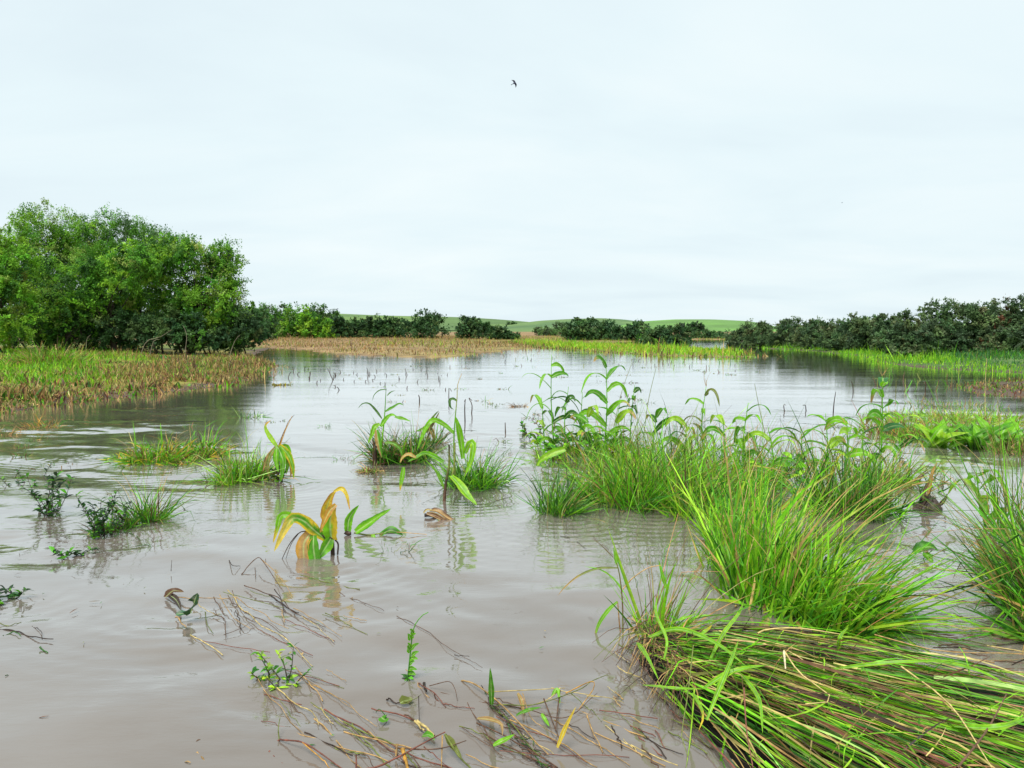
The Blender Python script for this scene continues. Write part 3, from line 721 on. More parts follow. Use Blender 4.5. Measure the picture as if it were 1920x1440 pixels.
field_grass('field_stubble', 'brown maize stubble standing over the far field', P, 0.20, 0.070, field_cols, 33, S=3, cat='stubble', patch=0.7, ps=0.25, lean=0.6)
P = scatter(rng, 46000, -4, 34, 34, 104, lambda X, Y, z, d: (d[2] > -2.2) & (rng.random(X.shape) < np.clip(0.8 + d[2] * 0.7, 0.02, 1)))
P[:, 2] = np.maximum(P[:, 2], -0.04)
def strip_cols(r, P):
    z, d = land(P[:, 0], P[:, 1]); n = len(P)
    g = palette(r, n, [LIME, BRIGHT, (0.42, 0.44, 0.05), TAN], [4, 2.4, 1.8, .6]); e = palette(r, n, [OLIVE, DARK, TAN, BROWN], [2, 1.5, 1.5, 1])
    return np.where((d[2] + r.normal(0, .5, n) > 0.1)[:, None], g, e)
field_grass('young_crop_strip', 'yellow green strip of young maize on the low rise', P, 0.27, 0.075, strip_cols, 34, S=4, cat='crop', patch=0.6, lean=0.5)
def right_cols(rng, P):
    z, d = land(P[:, 0], P[:, 1]); n = len(P)
    near = palette(rng, n, [BRIGHT, LIME, MID], [3, 2.4, 1.6]); back = palette(rng, n, [(0.045, 0.150, 0.045), MID, DARK, OLIVE], [3, 1.5, 1, .5])
    return np.where((d[3] + rng.normal(0, 0.5, n) < 3.0)[:, None], near, back)
P = scatter(rng, 120000, 12, 24, 56, 84, lambda X, Y, z, d: (d[3] > -0.7) & (d[3] < 11) & inview(X, Y) & (rng.random(X.shape) < np.clip(0.9 + d[3], 0.05, 1) * np.clip(1.4 - Y / 70, .35, 1)))
P[:, 2] = np.maximum(P[:, 2], -0.04)
field_grass('river_reeds', 'bright low grass and bluish reeds along the river bank', P, 0.19, 0.040, right_cols, 35, S=4, lean=0.4, bend=0.9, patch=0.95, ps=0.35)
P = scatter(rng, 14000, 9, 17, 22, 27, lambda X, Y, z, d: (d[4] > -0.7) & inview(X, Y) & (rng.random(X.shape) < np.clip(0.6 + d[4], 0.05, 1)))
P[:, 2] = np.maximum(P[:, 2], -0.04)
field_grass('flooded_stubble', 'brown flooded stubble below the river bank reeds', P, 0.13, 0.026, lambda r, P: palette(r, len(P), [TAN, BROWN, REDBR, OLIVE, MID, DKBROWN, BRIGHT], [2.4, 1.6, 1.2, 2, 1.6, 1, 1]), 36, S=4, kink=0.4, bend=1.3, lean=.6, cat='stubble', patch=0.8)

# ------------------------------------------------------------------ birds
def bird(label, u, v, Y, span, roll):
    c = at(u, v, Y)
    t = thing('swallow', label, 'bird', c)
    R = np.array([[math.cos(roll), 0, -math.sin(roll)], [0, 1, 0], [math.sin(roll), 0, math.cos(roll)]])
    k = span
    def place(V): return (np.asarray(V) * k) @ R.T + c
    dk = np.array([0.006, 0.007, 0.022]); lt = np.array([0.05, 0.055, 0.10])
    # body: along local z-ish axis of flight (seen from below, flying to the right and up)
    g = Geo(); prof = [(-0.42, 0.004), (-0.30, 0.025), (-0.12, 0.055), (0.02, 0.065), (0.13, 0.05), (0.19, 0.045), (0.24, 0.03), (0.28, 0.004)]
    V, Fq, C = tube([place((0.0, 0.10 * p, p * 0.85))  for p, r in prof], [r * k for _, r in prof], lt, 8); g.add(V, Fq, C); g.build('body', M_FEATHER, t)
    for s in (-1, 1):
        pts = [(0.03 * s, 0.01, 0.06), (0.20 * s, 0.03, 0.10), (0.36 * s, 0.06, 0.04), (0.50 * s, 0.09, -0.10)]
        P = catmull([place(p) for p in pts], 8); ch = np.interp(np.linspace(0, 1, 8), [0, .4, .8, 1], [0.115, 0.105, 0.06, 0.006]) * k
        sd = np.tile(R @ np.array([0, 0.1, 1.0]), (8, 1))
        nr = np.tile(R @ np.array([0, -1.0, 0.1]), (8, 1))
        V, Fq, C = ribbon(P[None], ch[None], sd[None], np.tile(dk, (1, 8, 1)), 0.15, nr[None]); Geo().add(V, Fq, C).build('wing', M_FEATHER, t)
        V, Fq, C = ribbon(catmull([place((0, -.03, -.28)), place((0.03 * s, -.05, -.36)), place((0.06 * s, -.06, -.44))], 5)[None], (np.array([.03, .028, .02, .012, .002]) * k)[None], np.tile(R @ np.array([1.0, 0, 0]), (1, 5, 1)), np.tile(dk, (1, 5, 1)))
        Geo().add(V, Fq, C).build('tail_feather', M_FEATHER, t)
    return t
bird('dark swallow with spread wings flying high in the open sky', 964, 156, 30, 0.33, math.radians(-60))
bird('tiny dark bird low over the field treeline', 632, 580, 75, 0.30, math.radians(25))
bird('faint speck of a bird far up above the river trees', 1579, 380, 150, 0.32, math.radians(10))

# ------------------------------------------------------------------ plants standing in the flood
GREENS = ([BRIGHT, MID, LIME, DARK, OLIVE, PGREEN, TAN, BROWN], [3.2, 2.8, 1.6, 1.8, .6, .7, .5, .4])
DARKG = ([MID, DARK, BRIGHT, OLIVE, PGREEN, DEEP], [3.4, 2.6, 1.8, .8, .4, .8])
MIXED = ([BRIGHT, MID, LIME, OLIVE, TAN, STRAW, BROWN, PGREEN], [3.4, 2, 1.5, 1, .9, .6, .5, .6])
def tuft_geo(rng, c, r, n, h, wid, pal, lean=(0, 0), spread=0.55, droop=0.9, kink=0.16, S=7, dry=0.15, fold=0.0, power=1.5, drift=0.5):
    """fountain of blades: bases in a disc, heads outward plus a lean (dx,dy)"""
    ang = rng.uniform(0, 6.28, n); rr = r * np.sqrt(rng.random(n))
    base = np.stack([c[0] + rr * np.cos(ang), c[1] + rr * np.sin(ang), np.full(n, c[2] - 0.03)], axis=1)
    out = np.stack([np.cos(ang), np.sin(ang)], 1) * (0.25 + rr / max(r, 1e-3))[:, None] * spread + np.array(lean) + rng.normal(0, 0.42, (n, 2))
    head = np.arctan2(out[:, 1], out[:, 0]); mag = np.linalg.norm(out, axis=1)
    tilt0 = np.clip(mag * 0.75, 0, 1.35); tilt1 = tilt0 + np.abs(rng.normal(droop * 0.7, droop * 0.45, n))
    ln = h * rng.uniform(0.30, 1.12, n) * rng.choice([1, 1, 1, 1.25], n)
    bl_ = rng.uniform(.5, 1.2, 400)
    # blades grow in bunches: neighbours share a bent heading
    bun = rng.integers(0, max(6, n // 22), n); nb_ = bun.max() + 1
    ln = ln * bl_[bun % 400]; head = head + rng.normal(0, .6, nb_)[bun]; tilt0 = np.clip(tilt0 + rng.normal(0, .22, nb_)[bun], 0, 1.45); tilt1 = np.maximum(tilt1 + rng.normal(0, .3, nb_)[bun], tilt0)
    base = base + np.concatenate([rng.normal(0, r * .22, (nb_, 2)), np.zeros((nb_, 1))], 1)[bun]
    tip = np.where(rng.random(n) < dry, rng.uniform(0.1, 0.6, n), 0.0)
    return blades(rng, base, head, tilt0, tilt1, ln, wid * rng.uniform(0.6, 1.45, n), palette(rng, n, *pal), S=S, power=power, kink=kink, tip=tip, fold=fold, drift=drift)
def stems_geo(rng, c, r, n, h, pal, lean=(0, 0), spread=0.4, rad=0.0028, droop=0.5):
    ang = rng.uniform(0, 6.28, n); rr = r * np.sqrt(rng.random(n))
    base = np.stack([c[0] + rr * np.cos(ang), c[1] + rr * np.sin(ang), np.full(n, c[2] - 0.03)], axis=1)
    out = np.stack([np.cos(ang), np.sin(ang)], 1) * spread * (0.3 + rr / max(r, 1e-3))[:, None] + np.array(lean) + rng.normal(0, 0.2, (n, 2))
    P, d, hh = blade_paths(rng, base, np.arctan2(out[:, 1], out[:, 0]), np.linalg.norm(out, axis=1) * 0.7, np.linalg.norm(out, axis=1) * 0.7 + np.abs(rng.normal(droop, .3, n)), h * rng.uniform(0.6, 1.2, n), 7, 1.6, 0.1, 0.3, 0.006)
    cols = palette(rng, n, *pal)
    return [tube(P[i], np.linspace(rad, rad * 0.35, 7), cols[i], 4) for i in range(n)]
def grass_clump(name, label, u, v, r, h, n, wid=0.009, pal=GREENS, lean=(0, 0), spread=0.55, droop=0.9, seed=0, stems=0, group=None, cat='grass clump', kink=0.16, dry=0.15, extra=None, leaves=0, leaf_w=0.022, heads=0, mud=0.0, power=1.5, stem_pal=None, z=0.0):
    rng = np.random.default_rng(seed + 500)
    c = gp(u, v, z); t = thing(name, label, cat, c, group)
    V, Fq, C = tuft_geo(rng, c, r, n, h, wid, pal, lean, spread, droop, kink, dry=dry, power=power)
    g = Geo().add(V, Fq, C)
    if extra:
        for (du, dv, r2, h2, n2, lean2) in extra:
            c2 = gp(u + du, v + dv); V, Fq, C = tuft_geo(rng, c2, r2, n2, h2, wid, pal, lean2, spread, droop, kink, dry=dry, power=power); g.add(V, Fq, C)
    tag(g.build('blades', M_BLADE, t), kind='stuff')
    if stems:
        g = Geo()
        for s in stems_geo(rng, c, r, stems, h * 1.15, stem_pal or ([OLIVE, TAN, MID, BROWN], [2, 2, 1, 1]), lean, spread * 0.8):
            g.add(*s)
        tag(g.build('stems', M_STEM, t), kind='stuff')
    for k in range(leaves):                         # broader blades that stand out one by one
        a = rng.uniform(0, 6.28); q = np.array([c[0] + r * .8 * math.cos(a), c[1] + r * .8 * math.sin(a), 0.0])
        V, Fq, C = tuft_geo(rng, q, 0.03, 1, h * rng.uniform(.75, 1.15), leaf_w * rng.uniform(.7, 1.3), ([BRIGHT, LIME, MID, YELLOW], [4, 2, 2, .4]), (lean[0] + math.cos(a) * .35, lean[1] + math.sin(a) * .35), spread, droop, kink, S=10, dry=.25, fold=.3)
        Geo().add(V, Fq, C).build('leaf', M_LEAF, t)
    if mud:
        mound(t, c, mud, mud * 0.35, seed)
    return t
def mound(t, c, r, hh, seed, colr=(0.040, 0.030, 0.022), name='mud_clod'):
    rng = np.random.default_rng(seed + 900)
    a = np.linspace(0, 2 * np.pi, 20, endpoint=False); q = np.linspace(0, 1, 7)
    rad = r * (1 + 0.25 * np.sin(a * 2 + rng.uniform(0, 6)) + 0.15 * np.sin(a * 5 + rng.uniform(0, 6)))
    V = np.stack([c[0] + np.outer(q, rad * np.cos(a)), c[1] + np.outer(q, rad * np.sin(a)), np.repeat((hh * (1 - q ** 2) - 0.03)[:, None], 20, 1)], -1)
    V = V + rng.normal(0, hh * 0.12, V.shape)
    idx = np.arange(140).reshape(7, 20); nx = np.roll(idx, -1, 1)
    Fq = np.stack([idx[:-1], nx[:-1], nx[1:], idx[1:]], -1).reshape(-1, 4)
    return Geo().add(V.reshape(-1, 3), Fq, np.array(colr)).build(name, M_STEM, t)

# ---- maize, leaf by leaf; leaf points are (u, v, dY): where the photograph shows them, at the plant's own distance plus dY
def px(pts, Y):
    return np.array([at(p[0], p[1], Y + (p[2] if len(p) > 2 else 0.0)) for p in pts])
def maize(name, label, u, v, leaves, stalks, group=None, seed=0, cat='maize plant'):
    rng = np.random.default_rng(seed + 700)
    c = gp(u, v); Y = c[1]
    t = thing(name, label, cat, c, group)
    for s in stalks:
        pts, r0, r1, colr = s
        V, Fq, C = tube(px(pts, Y), [r0, r1], np.array(colr), 8, m=max(6, len(pts) * 3))
        Geo().add(V, Fq, C).build('stalk', M_STEM, t)
    for l_ in leaves:
        kw = dict(l_[2]) if len(l_) > 2 else {}
        cm = kw.pop('c', BRIGHT)
        V, Fq, C = broad_leaf(px(l_[0], Y), l_[1], cm, rng=rng, **kw)
        Geo().add(V, Fq, C).build('leaf', M_LEAF, t)
    return t
def auto_maize(name, label, u, v, top_v, seed, n_leaf=7, lw=0.055, ll=0.42, lean=0.0, cols=(BRIGHT, MID, LIME), group=None, tassel=False, vis_from=0.15):
    """an upright stalk with alternate arching leaves"""
    rng = np.random.default_rng(seed + 800)
    c = gp(u, v); Y = c[1]; topp = at(u + lean, top_v, Y); H = topp[2]
    t = thing(name, label, 'maize plant', c, group)
    path = catmull([c + np.array([0, 0, -.05]), c * .5 + topp * .5 + np.array([rng.normal(0, .02), rng.normal(0, .02), 0]), topp], 10)
    V, Fq, C = tube(path, np.linspace(0.011, 0.003, 10), np.array([MID, BRIGHT]), 7); Geo().add(V, Fq, C).build('stalk', M_STEM, t)
    az = rng.uniform(0, 6.28)
    for k in range(n_leaf):
        f = vis_from + (0.97 - vis_from) * k / max(n_leaf - 1, 1)
        p = path[int(f * 9)]; az += math.pi + rng.normal(0, .45)
        L = ll * rng.uniform(.7, 1.15) * (1 - 0.35 * abs(f - .55)); d = np.array([math.cos(az), math.sin(az), 0])
        rise = rng.uniform(0.3, 1.0); dr = rng.uniform(0.0, 0.55)
        ts = np.linspace(0, 1, 6)
        pts = [p + d * L * (q * (1 - 0.25 * q)) + np.array([0, 0, L * (rise * q * 1.3 - (rise + dr) * q ** 2.0)]) for q in ts]
        pts = [np.array([a[0], a[1], max(a[2], 0.01)]) for a in pts]
        cm = cols[rng.integers(len(cols))]
        V, Fq, C = broad_leaf(pts, lw * rng.uniform(.8, 1.2), cm, nref=(d[0] * -.3, d[1] * -.3, 1.0) if rng.random() < .6 else (0.2, -0.9, .5), rng=rng, m=14, c_tip=TAN if rng.random() < .25 else None)
        Geo().add(V, Fq, C).build('leaf', M_LEAF, t)
    if tassel:
        g = Geo()
        for k in range(5):
            e_ = topp + np.array([rng.normal(0, .05), rng.normal(0, .05), rng.uniform(.08, .2)])
            g.add(*tube([topp, (topp + e_) / 2 + rng.normal(0, .01, 3), e_], [.002, .001], np.array(TAN), 4, m=5))
        g.build('tassel', M_STEM, t)
    return t

GM = 'maize plants breaking the flood'
# the yellowing maize nearest the camera
maize('maize_plant', 'yellow and green maize stump with drooping torn leaves in open water', 614, 1042, [
    ([(612, 1012), (590, 995, -.03), (568, 976, -.06), (548, 972, -.09), (533, 995, -.12), (514, 1034, -.15)], .085, dict(c=MID, c_edge=YELLOW, c_tip=(0.66, .50, .08), tip_from=.5, nref=(.3, -.9, .4))),
    ([(560, 974, -.05), (545, 967, -.06), (527, 967, -.07), (520, 990, -.08), (512, 1018, -.1)], .045, dict(c=BRIGHT, c_tip=YELLOW, nref=(.3, -.9, .3))),
    ([(622, 1012), (619, 985, -.02), (622, 960, -.03), (630, 946, -.03)], .105, dict(c=BRIGHT, c_right=YELLOW, nref=(0.05, -1, .1), peak=.55, base_w=.75, tip_from=.9)),
    ([(630, 946, -.03), (618, 958, -.06), (606, 982, -.09), (600, 999, -.1)], .05, dict(c=ORANGE, nref=(.1, -1, .2))),
    ([(612, 985, .04), (611, 958, .05), (620, 932, .04), (630, 920, .03)], .075, dict(c=YELLOW, c_edge=ORANGE, nref=(0.3, -1, .1), tip_from=.9)),
    ([(626, 922, .03), (640, 916, .02), (650, 928, 0), (656, 956, -.02)], .03, dict(c=YELLOW, c_tip=ORANGE, nref=(0, -1, .3))),
    ([(598, 1000), (582, 1002, -.04), (570, 1020, -.08), (571, 1050, -.1), (578, 1086, -.1)], .10, dict(c=TAN, c_edge=ORANGE, nref=(-.25, -1, .1), peak=.5)),
    ([(588, 1004, -.06), (588, 1030, -.1), (593, 1060, -.12), (599, 1094, -.14)], .082, dict(c=MID, c_tip=YELLOW, tip_from=.75, nref=(.1, -1, .1), peak=.4)),
    ([(620, 1010, -.02), (612, 1024, -.05), (603, 1038, -.08), (597, 1048, -.1)], .085, dict(c=MID, c_edge=BRIGHT, nref=(.4, -1, .2)))],
    [([(600, 1000), (612, 1008), (622, 1012), (624, 1040, .02)], .012, .016, DKBROWN), ([(628, 1012), (634, 1020), (633, 1040)], .006, .006, DKBROWN),
     ([(596, 1000), (565, 997, -.05), (543, 1020, -.1), (528, 1050, -.12), (519, 1066, -.14)], .0045, .002, DKBROWN), ([(560, 1000, -.05), (546, 1020, -.1), (536, 1048, -.12)], .003, .0015, DKBROWN),
     ([(570, 1000, -.04), (558, 1018, -.06), (554, 1034, -.07)], .003, .0015, DKBROWN)], GM, 1)
maize('maize_leaf_spray', 'two bright green maize leaves rising from a sunken stalk beside yellow maize', 690, 1004, [
    ([(652, 996), (654, 975), (662, 960), (673, 947)], .062, dict(c=MID, c_edge=BRIGHT, nref=(.2, -1, .2), base_w=.8, peak=.3)),
    ([(667, 998), (690, 982), (712, 967), (733, 954)], .070, dict(c=BRIGHT, c_edge=MID, nref=(-.2, -1, .5), base_w=.7, peak=.3)),
    ([(712, 1004), (728, 996), (742, 997), (756, 1004)], .075, dict(c=DARK, c_edge=MID, nref=(0, -.5, 1), peak=.5)),
    ([(698, 1002), (702, 1010, -.05), (703, 1018, -.08)], .03, dict(c=BRIGHT)), ([(712, 1002), (718, 1010, -.05), (727, 1022, -.1)], .02, dict(c=OLIVE))],
    [([(664, 999), (690, 1003), (716, 1000), (745, 1000)], .007, .004, OLIVE), ([(714, 1002), (745, 998), (775, 1000), (800, 1002)], .004, .002, TAN), ([(647, 997), (652, 1000), (658, 1000)], .018, .014, DKBROWN)], GM, 2)
maize('maize_plant', 'maize with brown sheathed stump and long leaf dipping in water, beside grass tuft', 836, 938, [
    ([(868, 860, .1), (864, 825, .08), (858, 795, .05), (853, 780, .04)], .062, dict(c=BRIGHT, nref=(.2, -1, .1), base_w=.6, peak=.6)),
    ([(872, 850, .1), (880, 832, .06), (887, 832, .02), (884, 860, -.02), (870, 896, -.05)], .06, dict(c=BRIGHT, c_edge=LIME, nref=(.1, -1, .3))),
    ([(832, 866), (815, 857, -.02), (796, 850, -.05), (780, 858, -.08), (764, 866, -.1)], .055, dict(c=MID, c_edge=BRIGHT, nref=(0, -.7, .8))),
    ([(851, 812, .1), (832, 796, .08), (812, 788, .05), (800, 800, .02), (790, 822, 0), (782, 844, -.02)], .052, dict(c=BRIGHT, nref=(.1, -.9, .5))),
    ([(846, 892, 0), (858, 905, -.1), (874, 926, -.2), (894, 947, -.3)], .085, dict(c=BRIGHT, c_edge=LIME, nref=(.3, -.8, .6), peak=.5)),
    ([(757, 876, -.1), (755, 890, -.1), (752, 905, -.11), (750, 921, -.12)], .045, dict(c=BRIGHT, c_tip=YELLOW, nref=(0, -1, .1))),
    ([(780, 858, -.08), (766, 852, -.09), (755, 858, -.1), (750, 868, -.1)], .04, dict(c=STRAW, c_edge=ORANGE)),
    ([(857, 752, .1), (849, 748, .1), (843, 752, .1), (845, 764, .1), (851, 768, .1)], .03, dict(c=DARK)),
    ([(834, 918, 0), (826, 900, -.02), (815, 880, -.05), (797, 862, -.1)], .03, dict(c=BRIGHT))],
    [([(833, 940), (836, 905), (842, 872), (842, 834)], .016, .008, np.array([BROWN, DKBROWN, OLIVE, DKBROWN])), ([(853, 890, .1), (851, 830, .1), (853, 790, .1), (857, 745, .1), (858, 722, .1), (866, 700, .1)], .010, .002, np.array([OLIVE, MID, TAN])),
     ([(846, 900), (852, 870, .03), (853, 830, .06)], .009, .007, OLIVE), ([(857, 930), (848, 950, -.2)], .003, .003, DKBROWN)], GM, 3)
grass_clump('grass_tuft', 'dark wiry grass tuft beside the brown sheathed maize stump', 886, 908, .24, .50, 520, .012, DARKG, (.18, 0), .8, .8, 3, stems=10)
maize('maize_plant', 'maize rising from a muddy clump of drowned grass, thin curled upper leaves', 712, 872, [
    ([(716, 785), (705, 770), (692, 757, -.02), (680, 757, -.04), (671, 766, -.05)], .028, dict(c=DARK)),
    ([(722, 772), (735, 765, -.03), (748, 757, -.05), (757, 760, -.06)], .040, dict(c=MID)),
    ([(714, 800), (722, 788, -.02), (733, 778, -.04), (744, 780, -.05)], .060, dict(c=BRIGHT, nref=(-.2, -1, .4))),
    ([(712, 795), (703, 800, -.05), (697, 815, -.07), (690, 832, -.08)], .060, dict(c=BRIGHT, c_edge=LIME, nref=(.2, -1, .3))),
    ([(706, 806, -.1), (709, 825, -.14), (712, 840, -.16), (716, 858, -.16)], .075, dict(c=MID, c_right=TAN, nref=(.1, -1, .1))),
    ([(722, 830, -.1), (738, 832, -.12), (750, 842, -.12), (756, 862, -.12)], .055, dict(c=MID, c_edge=OLIVE)),
    ([(725, 730), (712, 732), (702, 740), (698, 752)], .016, dict(c=DARK)), ([(726, 742), (732, 736), (741, 732)], .018, dict(c=DARK)), ([(740, 782), (755, 785), (770, 790)], .045, dict(c=BRIGHT)),
    ([(700, 880, -.05), (704, 850, -.05), (698, 822, -.05)], .05, dict(c=BROWN, c_edge=DKBROWN))],
    [([(712, 880), (716, 830), (721, 780), (724, 728)], .014, .003, np.array([BROWN, BRIGHT, DARK])), ([(704, 878, -.03), (700, 845, -.03), (708, 815, -.02)], .013, .008, BROWN), ([(708, 880, -.05), (703, 850, -.07), (710, 825, -.05)], .012, .007, DKBROWN)], GM, 4)
grass_clump('grass_tuft', 'muddy grass hummock behind the maize with thin curled leaves', 760, 862, .28, .55, 640, .013, ([MID, DARK, OLIVE, TAN, BROWN, DEEP], [3, 2.5, 1.5, 1, 1, 1]), (-.05, 0), .6, 1.0, 4, stems=14, mud=.18, kink=.25, leaves=6, leaf_w=.03, extra=[(45, -30, .2, .42, 160, (.1, 0)), (-40, 5, .1, .5, 120, (-.1, 0))])
maize('dead_leaf_bundle', 'dark bundle of withered leaves jutting up right of the muddy hummock', 812, 822, [
    ([(795, 815), (803, 798), (814, 780), (823, 770)], .06, dict(c=DARK, c_edge=OLIVE)), ([(800, 812), (812, 795), (824, 772)], .05, dict(c=OLIVE, c_edge=BROWN)),
    ([(806, 800), (812, 815, -.02), (815, 830, -.03)], .07, dict(c=BROWN, c_edge=TAN)), ([(800, 800), (790, 806), (780, 808)], .06, dict(c=MID))], [([(800, 826), (808, 805), (818, 782)], .014, .007, DKBROWN)], None, 5, 'dead leaves')
grass_clump('grass_tuft', 'small matted tuft of brown and green blades off the muddy hummock', 690, 885, .09, .20, 150, .011, ([TAN, OLIVE, MID, BROWN, STRAW], [2, 2, 2, 2, 1]), (-.1, 0), 1.0, 1.2, 5, mud=.07, kink=.25)
grass_clump('grass_clump', 'ragged green clump next to the drooping maize, straw at one side', 462, 896, .22, .50, 520, .013, MIXED, (0, 0), .6, .9, 6, stems=14, mud=.14, extra=[(-38, 12, .08, .32, 70, (-.15, 0))])
maize('maize_plant', 'drooping maize bunch with brown bent top stems beside ragged clump', 528, 902, [
    ([(520, 838), (508, 822), (499, 806), (499, 796), (508, 788)], .05, dict(c=LIME, c_tip=ORANGE)),
    ([(520, 836), (530, 860, -.08), (530, 882, -.1), (526, 904, -.1)], .075, dict(c=MID, c_edge=BRIGHT, nref=(0, -1, .2))),
    ([(524, 834), (540, 852, -.03), (548, 872, -.05), (551, 898, -.05)], .07, dict(c=BRIGHT, c_edge=YELLOW, nref=(.3, -1, .2))),
    ([(517, 838), (506, 855, -.04), (502, 875, -.06), (506, 898, -.06)], .06, dict(c=OLIVE, c_edge=TAN, nref=(-.3, -1, .2))),
    ([(526, 838, .03), (537, 838, .03), (541, 860, .02), (536, 890, .02)], .07, dict(c=BRIGHT, nref=(.2, -1, .2))),
    ([(519, 842, -.05), (518, 862, -.1), (522, 885, -.12)], .07, dict(c=BRIGHT, c_edge=MID, nref=(.1, -1, .2))),
    ([(514, 848), (500, 862, -.02), (493, 885, -.02)], .05, dict(c=TAN, c_edge=BROWN)), ([(535, 850), (546, 870), (545, 896)], .05, dict(c=ORANGE, c_edge=TAN))],
    [([(520, 910), (522, 870), (522, 835)], .016, .010, DKBROWN), ([(524, 838), (532, 815), (538, 800), (548, 780)], .006, .003, ORANGE), ([(522, 838), (530, 815), (536, 802)], .006, .003, BROWN), ([(536, 802), (541, 790), (552, 778)], .003, .0015, DKBROWN),
     ([(500, 945, -.3), (514, 930, -.2), (520, 910, -.1)], .006, .004, DKBROWN)], GM, 6)
grass_clump('floating_grass_raft', 'long low raft of flattened green and yellow blades', 300, 862, .32, .42, 560, .016, ([BRIGHT, MID, OLIVE, YELLOW, TAN, STRAW, BROWN], [3, 3, 1.5, .9, 1, .6, .5]), (0, 0), .9, 1.1, 7, mud=.18, kink=.3, leaves=6, leaf_w=.03,
            extra=[(80, -8, .2, .46, 340, (.1, .05)), (-60, -2, .2, .24, 160, (-.2, 0)), (40, 5, .2, .26, 200, (0, -.2))])
grass_clump('grass_tuft', 'small sparse tuft of upright dark blades alone by the bank reflection', 472, 782, .26, .30, 60, .012, DARKG, (0, 0), .5, .5, 8)
grass_clump('grass_tuft', 'little rusty brown tuft standing off the flooded bank', 78, 800, .28, .28, 140, .014, ([ORANGE, TAN, BROWN, OLIVE, MID], [2, 3, 2, 1.5, 1]), (0, 0), .8, 1.0, 9, kink=.3)
grass_clump('grass_tuft', 'brown tuft at the very edge of the photo before the flooded bank', 6, 815, .2, .26, 70, .012, ([TAN, BROWN, OLIVE], [2, 2, 2]), (0, 0), .7, 1.0, 10, kink=.3)
grass_clump('grass_tussock', 'big rounded tussock of tall green and brown grass before the grove', 95, 682, 1.0, 0.85, 1500, .030, ([BRIGHT, OLIVE, MID, TAN, BROWN, LIME], [2.2, 2.2, 1.5, 1.8, .8, 1.2]), (0, 0), .8, .7, 11, z=.33)

# ---- leafy weeds
def weed(name, label, u, v, stems, leaf, cols, seed, group=None, lw=.35, cat='weed', lean=(0, 0), spread=.5, stemcol=DKBROWN, per=14):
    """stems: list of (du, dv, height)"""
    rng = np.random.default_rng(seed + 1100); c = gp(u, v); t = thing(name, label, cat, c, group)
    gs, gl = Geo(), Geo()
    for (du, dv, h) in stems:
        b = gp(u + du, v + dv) + np.array([0, 0, -.03]); a = rng.uniform(0, 6.28)
        d = np.array([math.cos(a) * spread + lean[0], math.sin(a) * spread + lean[1], 1.0]); e_ = b + d * h * .8
        P = catmull([b, (b + e_) / 2 + rng.normal(0, .04, 3) * h, e_ + np.array([0, 0, -h * .08])], 10)
        gs.add(*tube(P, np.linspace(.004, .0015, 10), np.array(stemcol), 5))
        n = int(per * rng.uniform(.8, 1.3)); k = rng.integers(1, 10, n); az = rng.uniform(0, 6.28, n)
        out = np.stack([np.cos(az), np.sin(az), rng.uniform(-.3, .8, n)], 1); out = unit(out)
        ll = leaf * rng.uniform(.6, 1.3, n); col = palette(rng, n, cols, np.ones(len(cols)), .25)
        for i in range(n):
            p0 = P[k[i]]; p1 = p0 + out[i] * ll[i]; pm = (p0 + p1) / 2 + np.array([0, 0, ll[i] * .12])
            pp = np.array([p0, pm * .5 + p0 * .5, pm, p1 * .5 + pm * .5, p1]); pp[:, 2] = np.maximum(pp[:, 2], .004)
            sd = unit(np.cross(out[i], [rng.normal(0, .4), rng.normal(0, .4), 1])); w = ll[i] * lw * .5 * np.array([.15, .85, 1, .7, .03])
            nr = np.cross(sd, out[i])
            V, Fq, C = ribbon(pp[None], w[None], np.tile(sd, (1, 5, 1)), np.tile(col[i], (1, 5, 1)), .25, np.tile(nr, (1, 5, 1))); gl.add(V, Fq, C)
    gs.build('stems', M_STEM, t); tag(gl.build('foliage', M_BLADE, t), kind='stuff')
    return t
WD = [DARK, DEEP, (0.035, 0.075, 0.03), MID]
weed('leafy_weed', 'tall sparse dark weed standing in the water near the photo edge', 92, 965, [(0, 0, .55), (4, -4, .5), (-6, 2, .45), (8, 2, .5), (-12, -10, .3), (14, -14, .42), (-4, 3, .35), (3, -8, .52), (-9, -5, .4), (10, -10, .46)], .066, WD, 1, per=22)
weed('leafy_weed', 'thin weed sprigs behind the tall sparse weed', 50, 905, [(0, 0, .2), (-25, -8, .22), (30, -12, .25), (-35, 5, .14), (12, 6, .14)], .055, WD + [OLIVE], 2, per=9)
weed('leafy_weed', 'dense dark bushy weed leaning over its reflection', 188, 1008, [(0, 0, .42), (-10, -4, .36), (12, -6, .42), (4, 4, .30), (-4, -10, .45), (22, -14, .4), (-14, 2, .25), (8, -2, .35), (16, -2, .3), (0, -6, .4), (30, -10, .36), (40, -16, .3), (-8, -14, .42)], .060, [DARK, DEEP, DEEP, MID], 3, per=27, lw=.3)
grass_clump('grass_tuft', 'leaning green tuft just behind the dense dark weed', 275, 975, .14, .42, 260, .010, ([MID, DARK, BRIGHT, OLIVE, BROWN], [3, 3, 1.5, 1.5, 1]), (.05, .05), .7, .9, 12, stems=14, mud=.08, extra=[(-45, 15, .10, .28, 120, (-.1, 0)), (-80, 22, .08, .2, 80, (0, 0))])
weed('leafy_weed', 'little floating sprig in front of the dense dark weed', 145, 1040, [(0, 0, .08), (-8, 3, .1), (8, -3, .09)], .06, WD, 4, spread=1.5)
weed('leafy_weed', 'dark weed tips at the photo edge low in the frame', 8, 1120, [(0, 0, .16), (-12, -8, .2), (14, 0, .1), (-6, 12, .12), (25, -6, .08)], .055, WD, 5, spread=1.0)
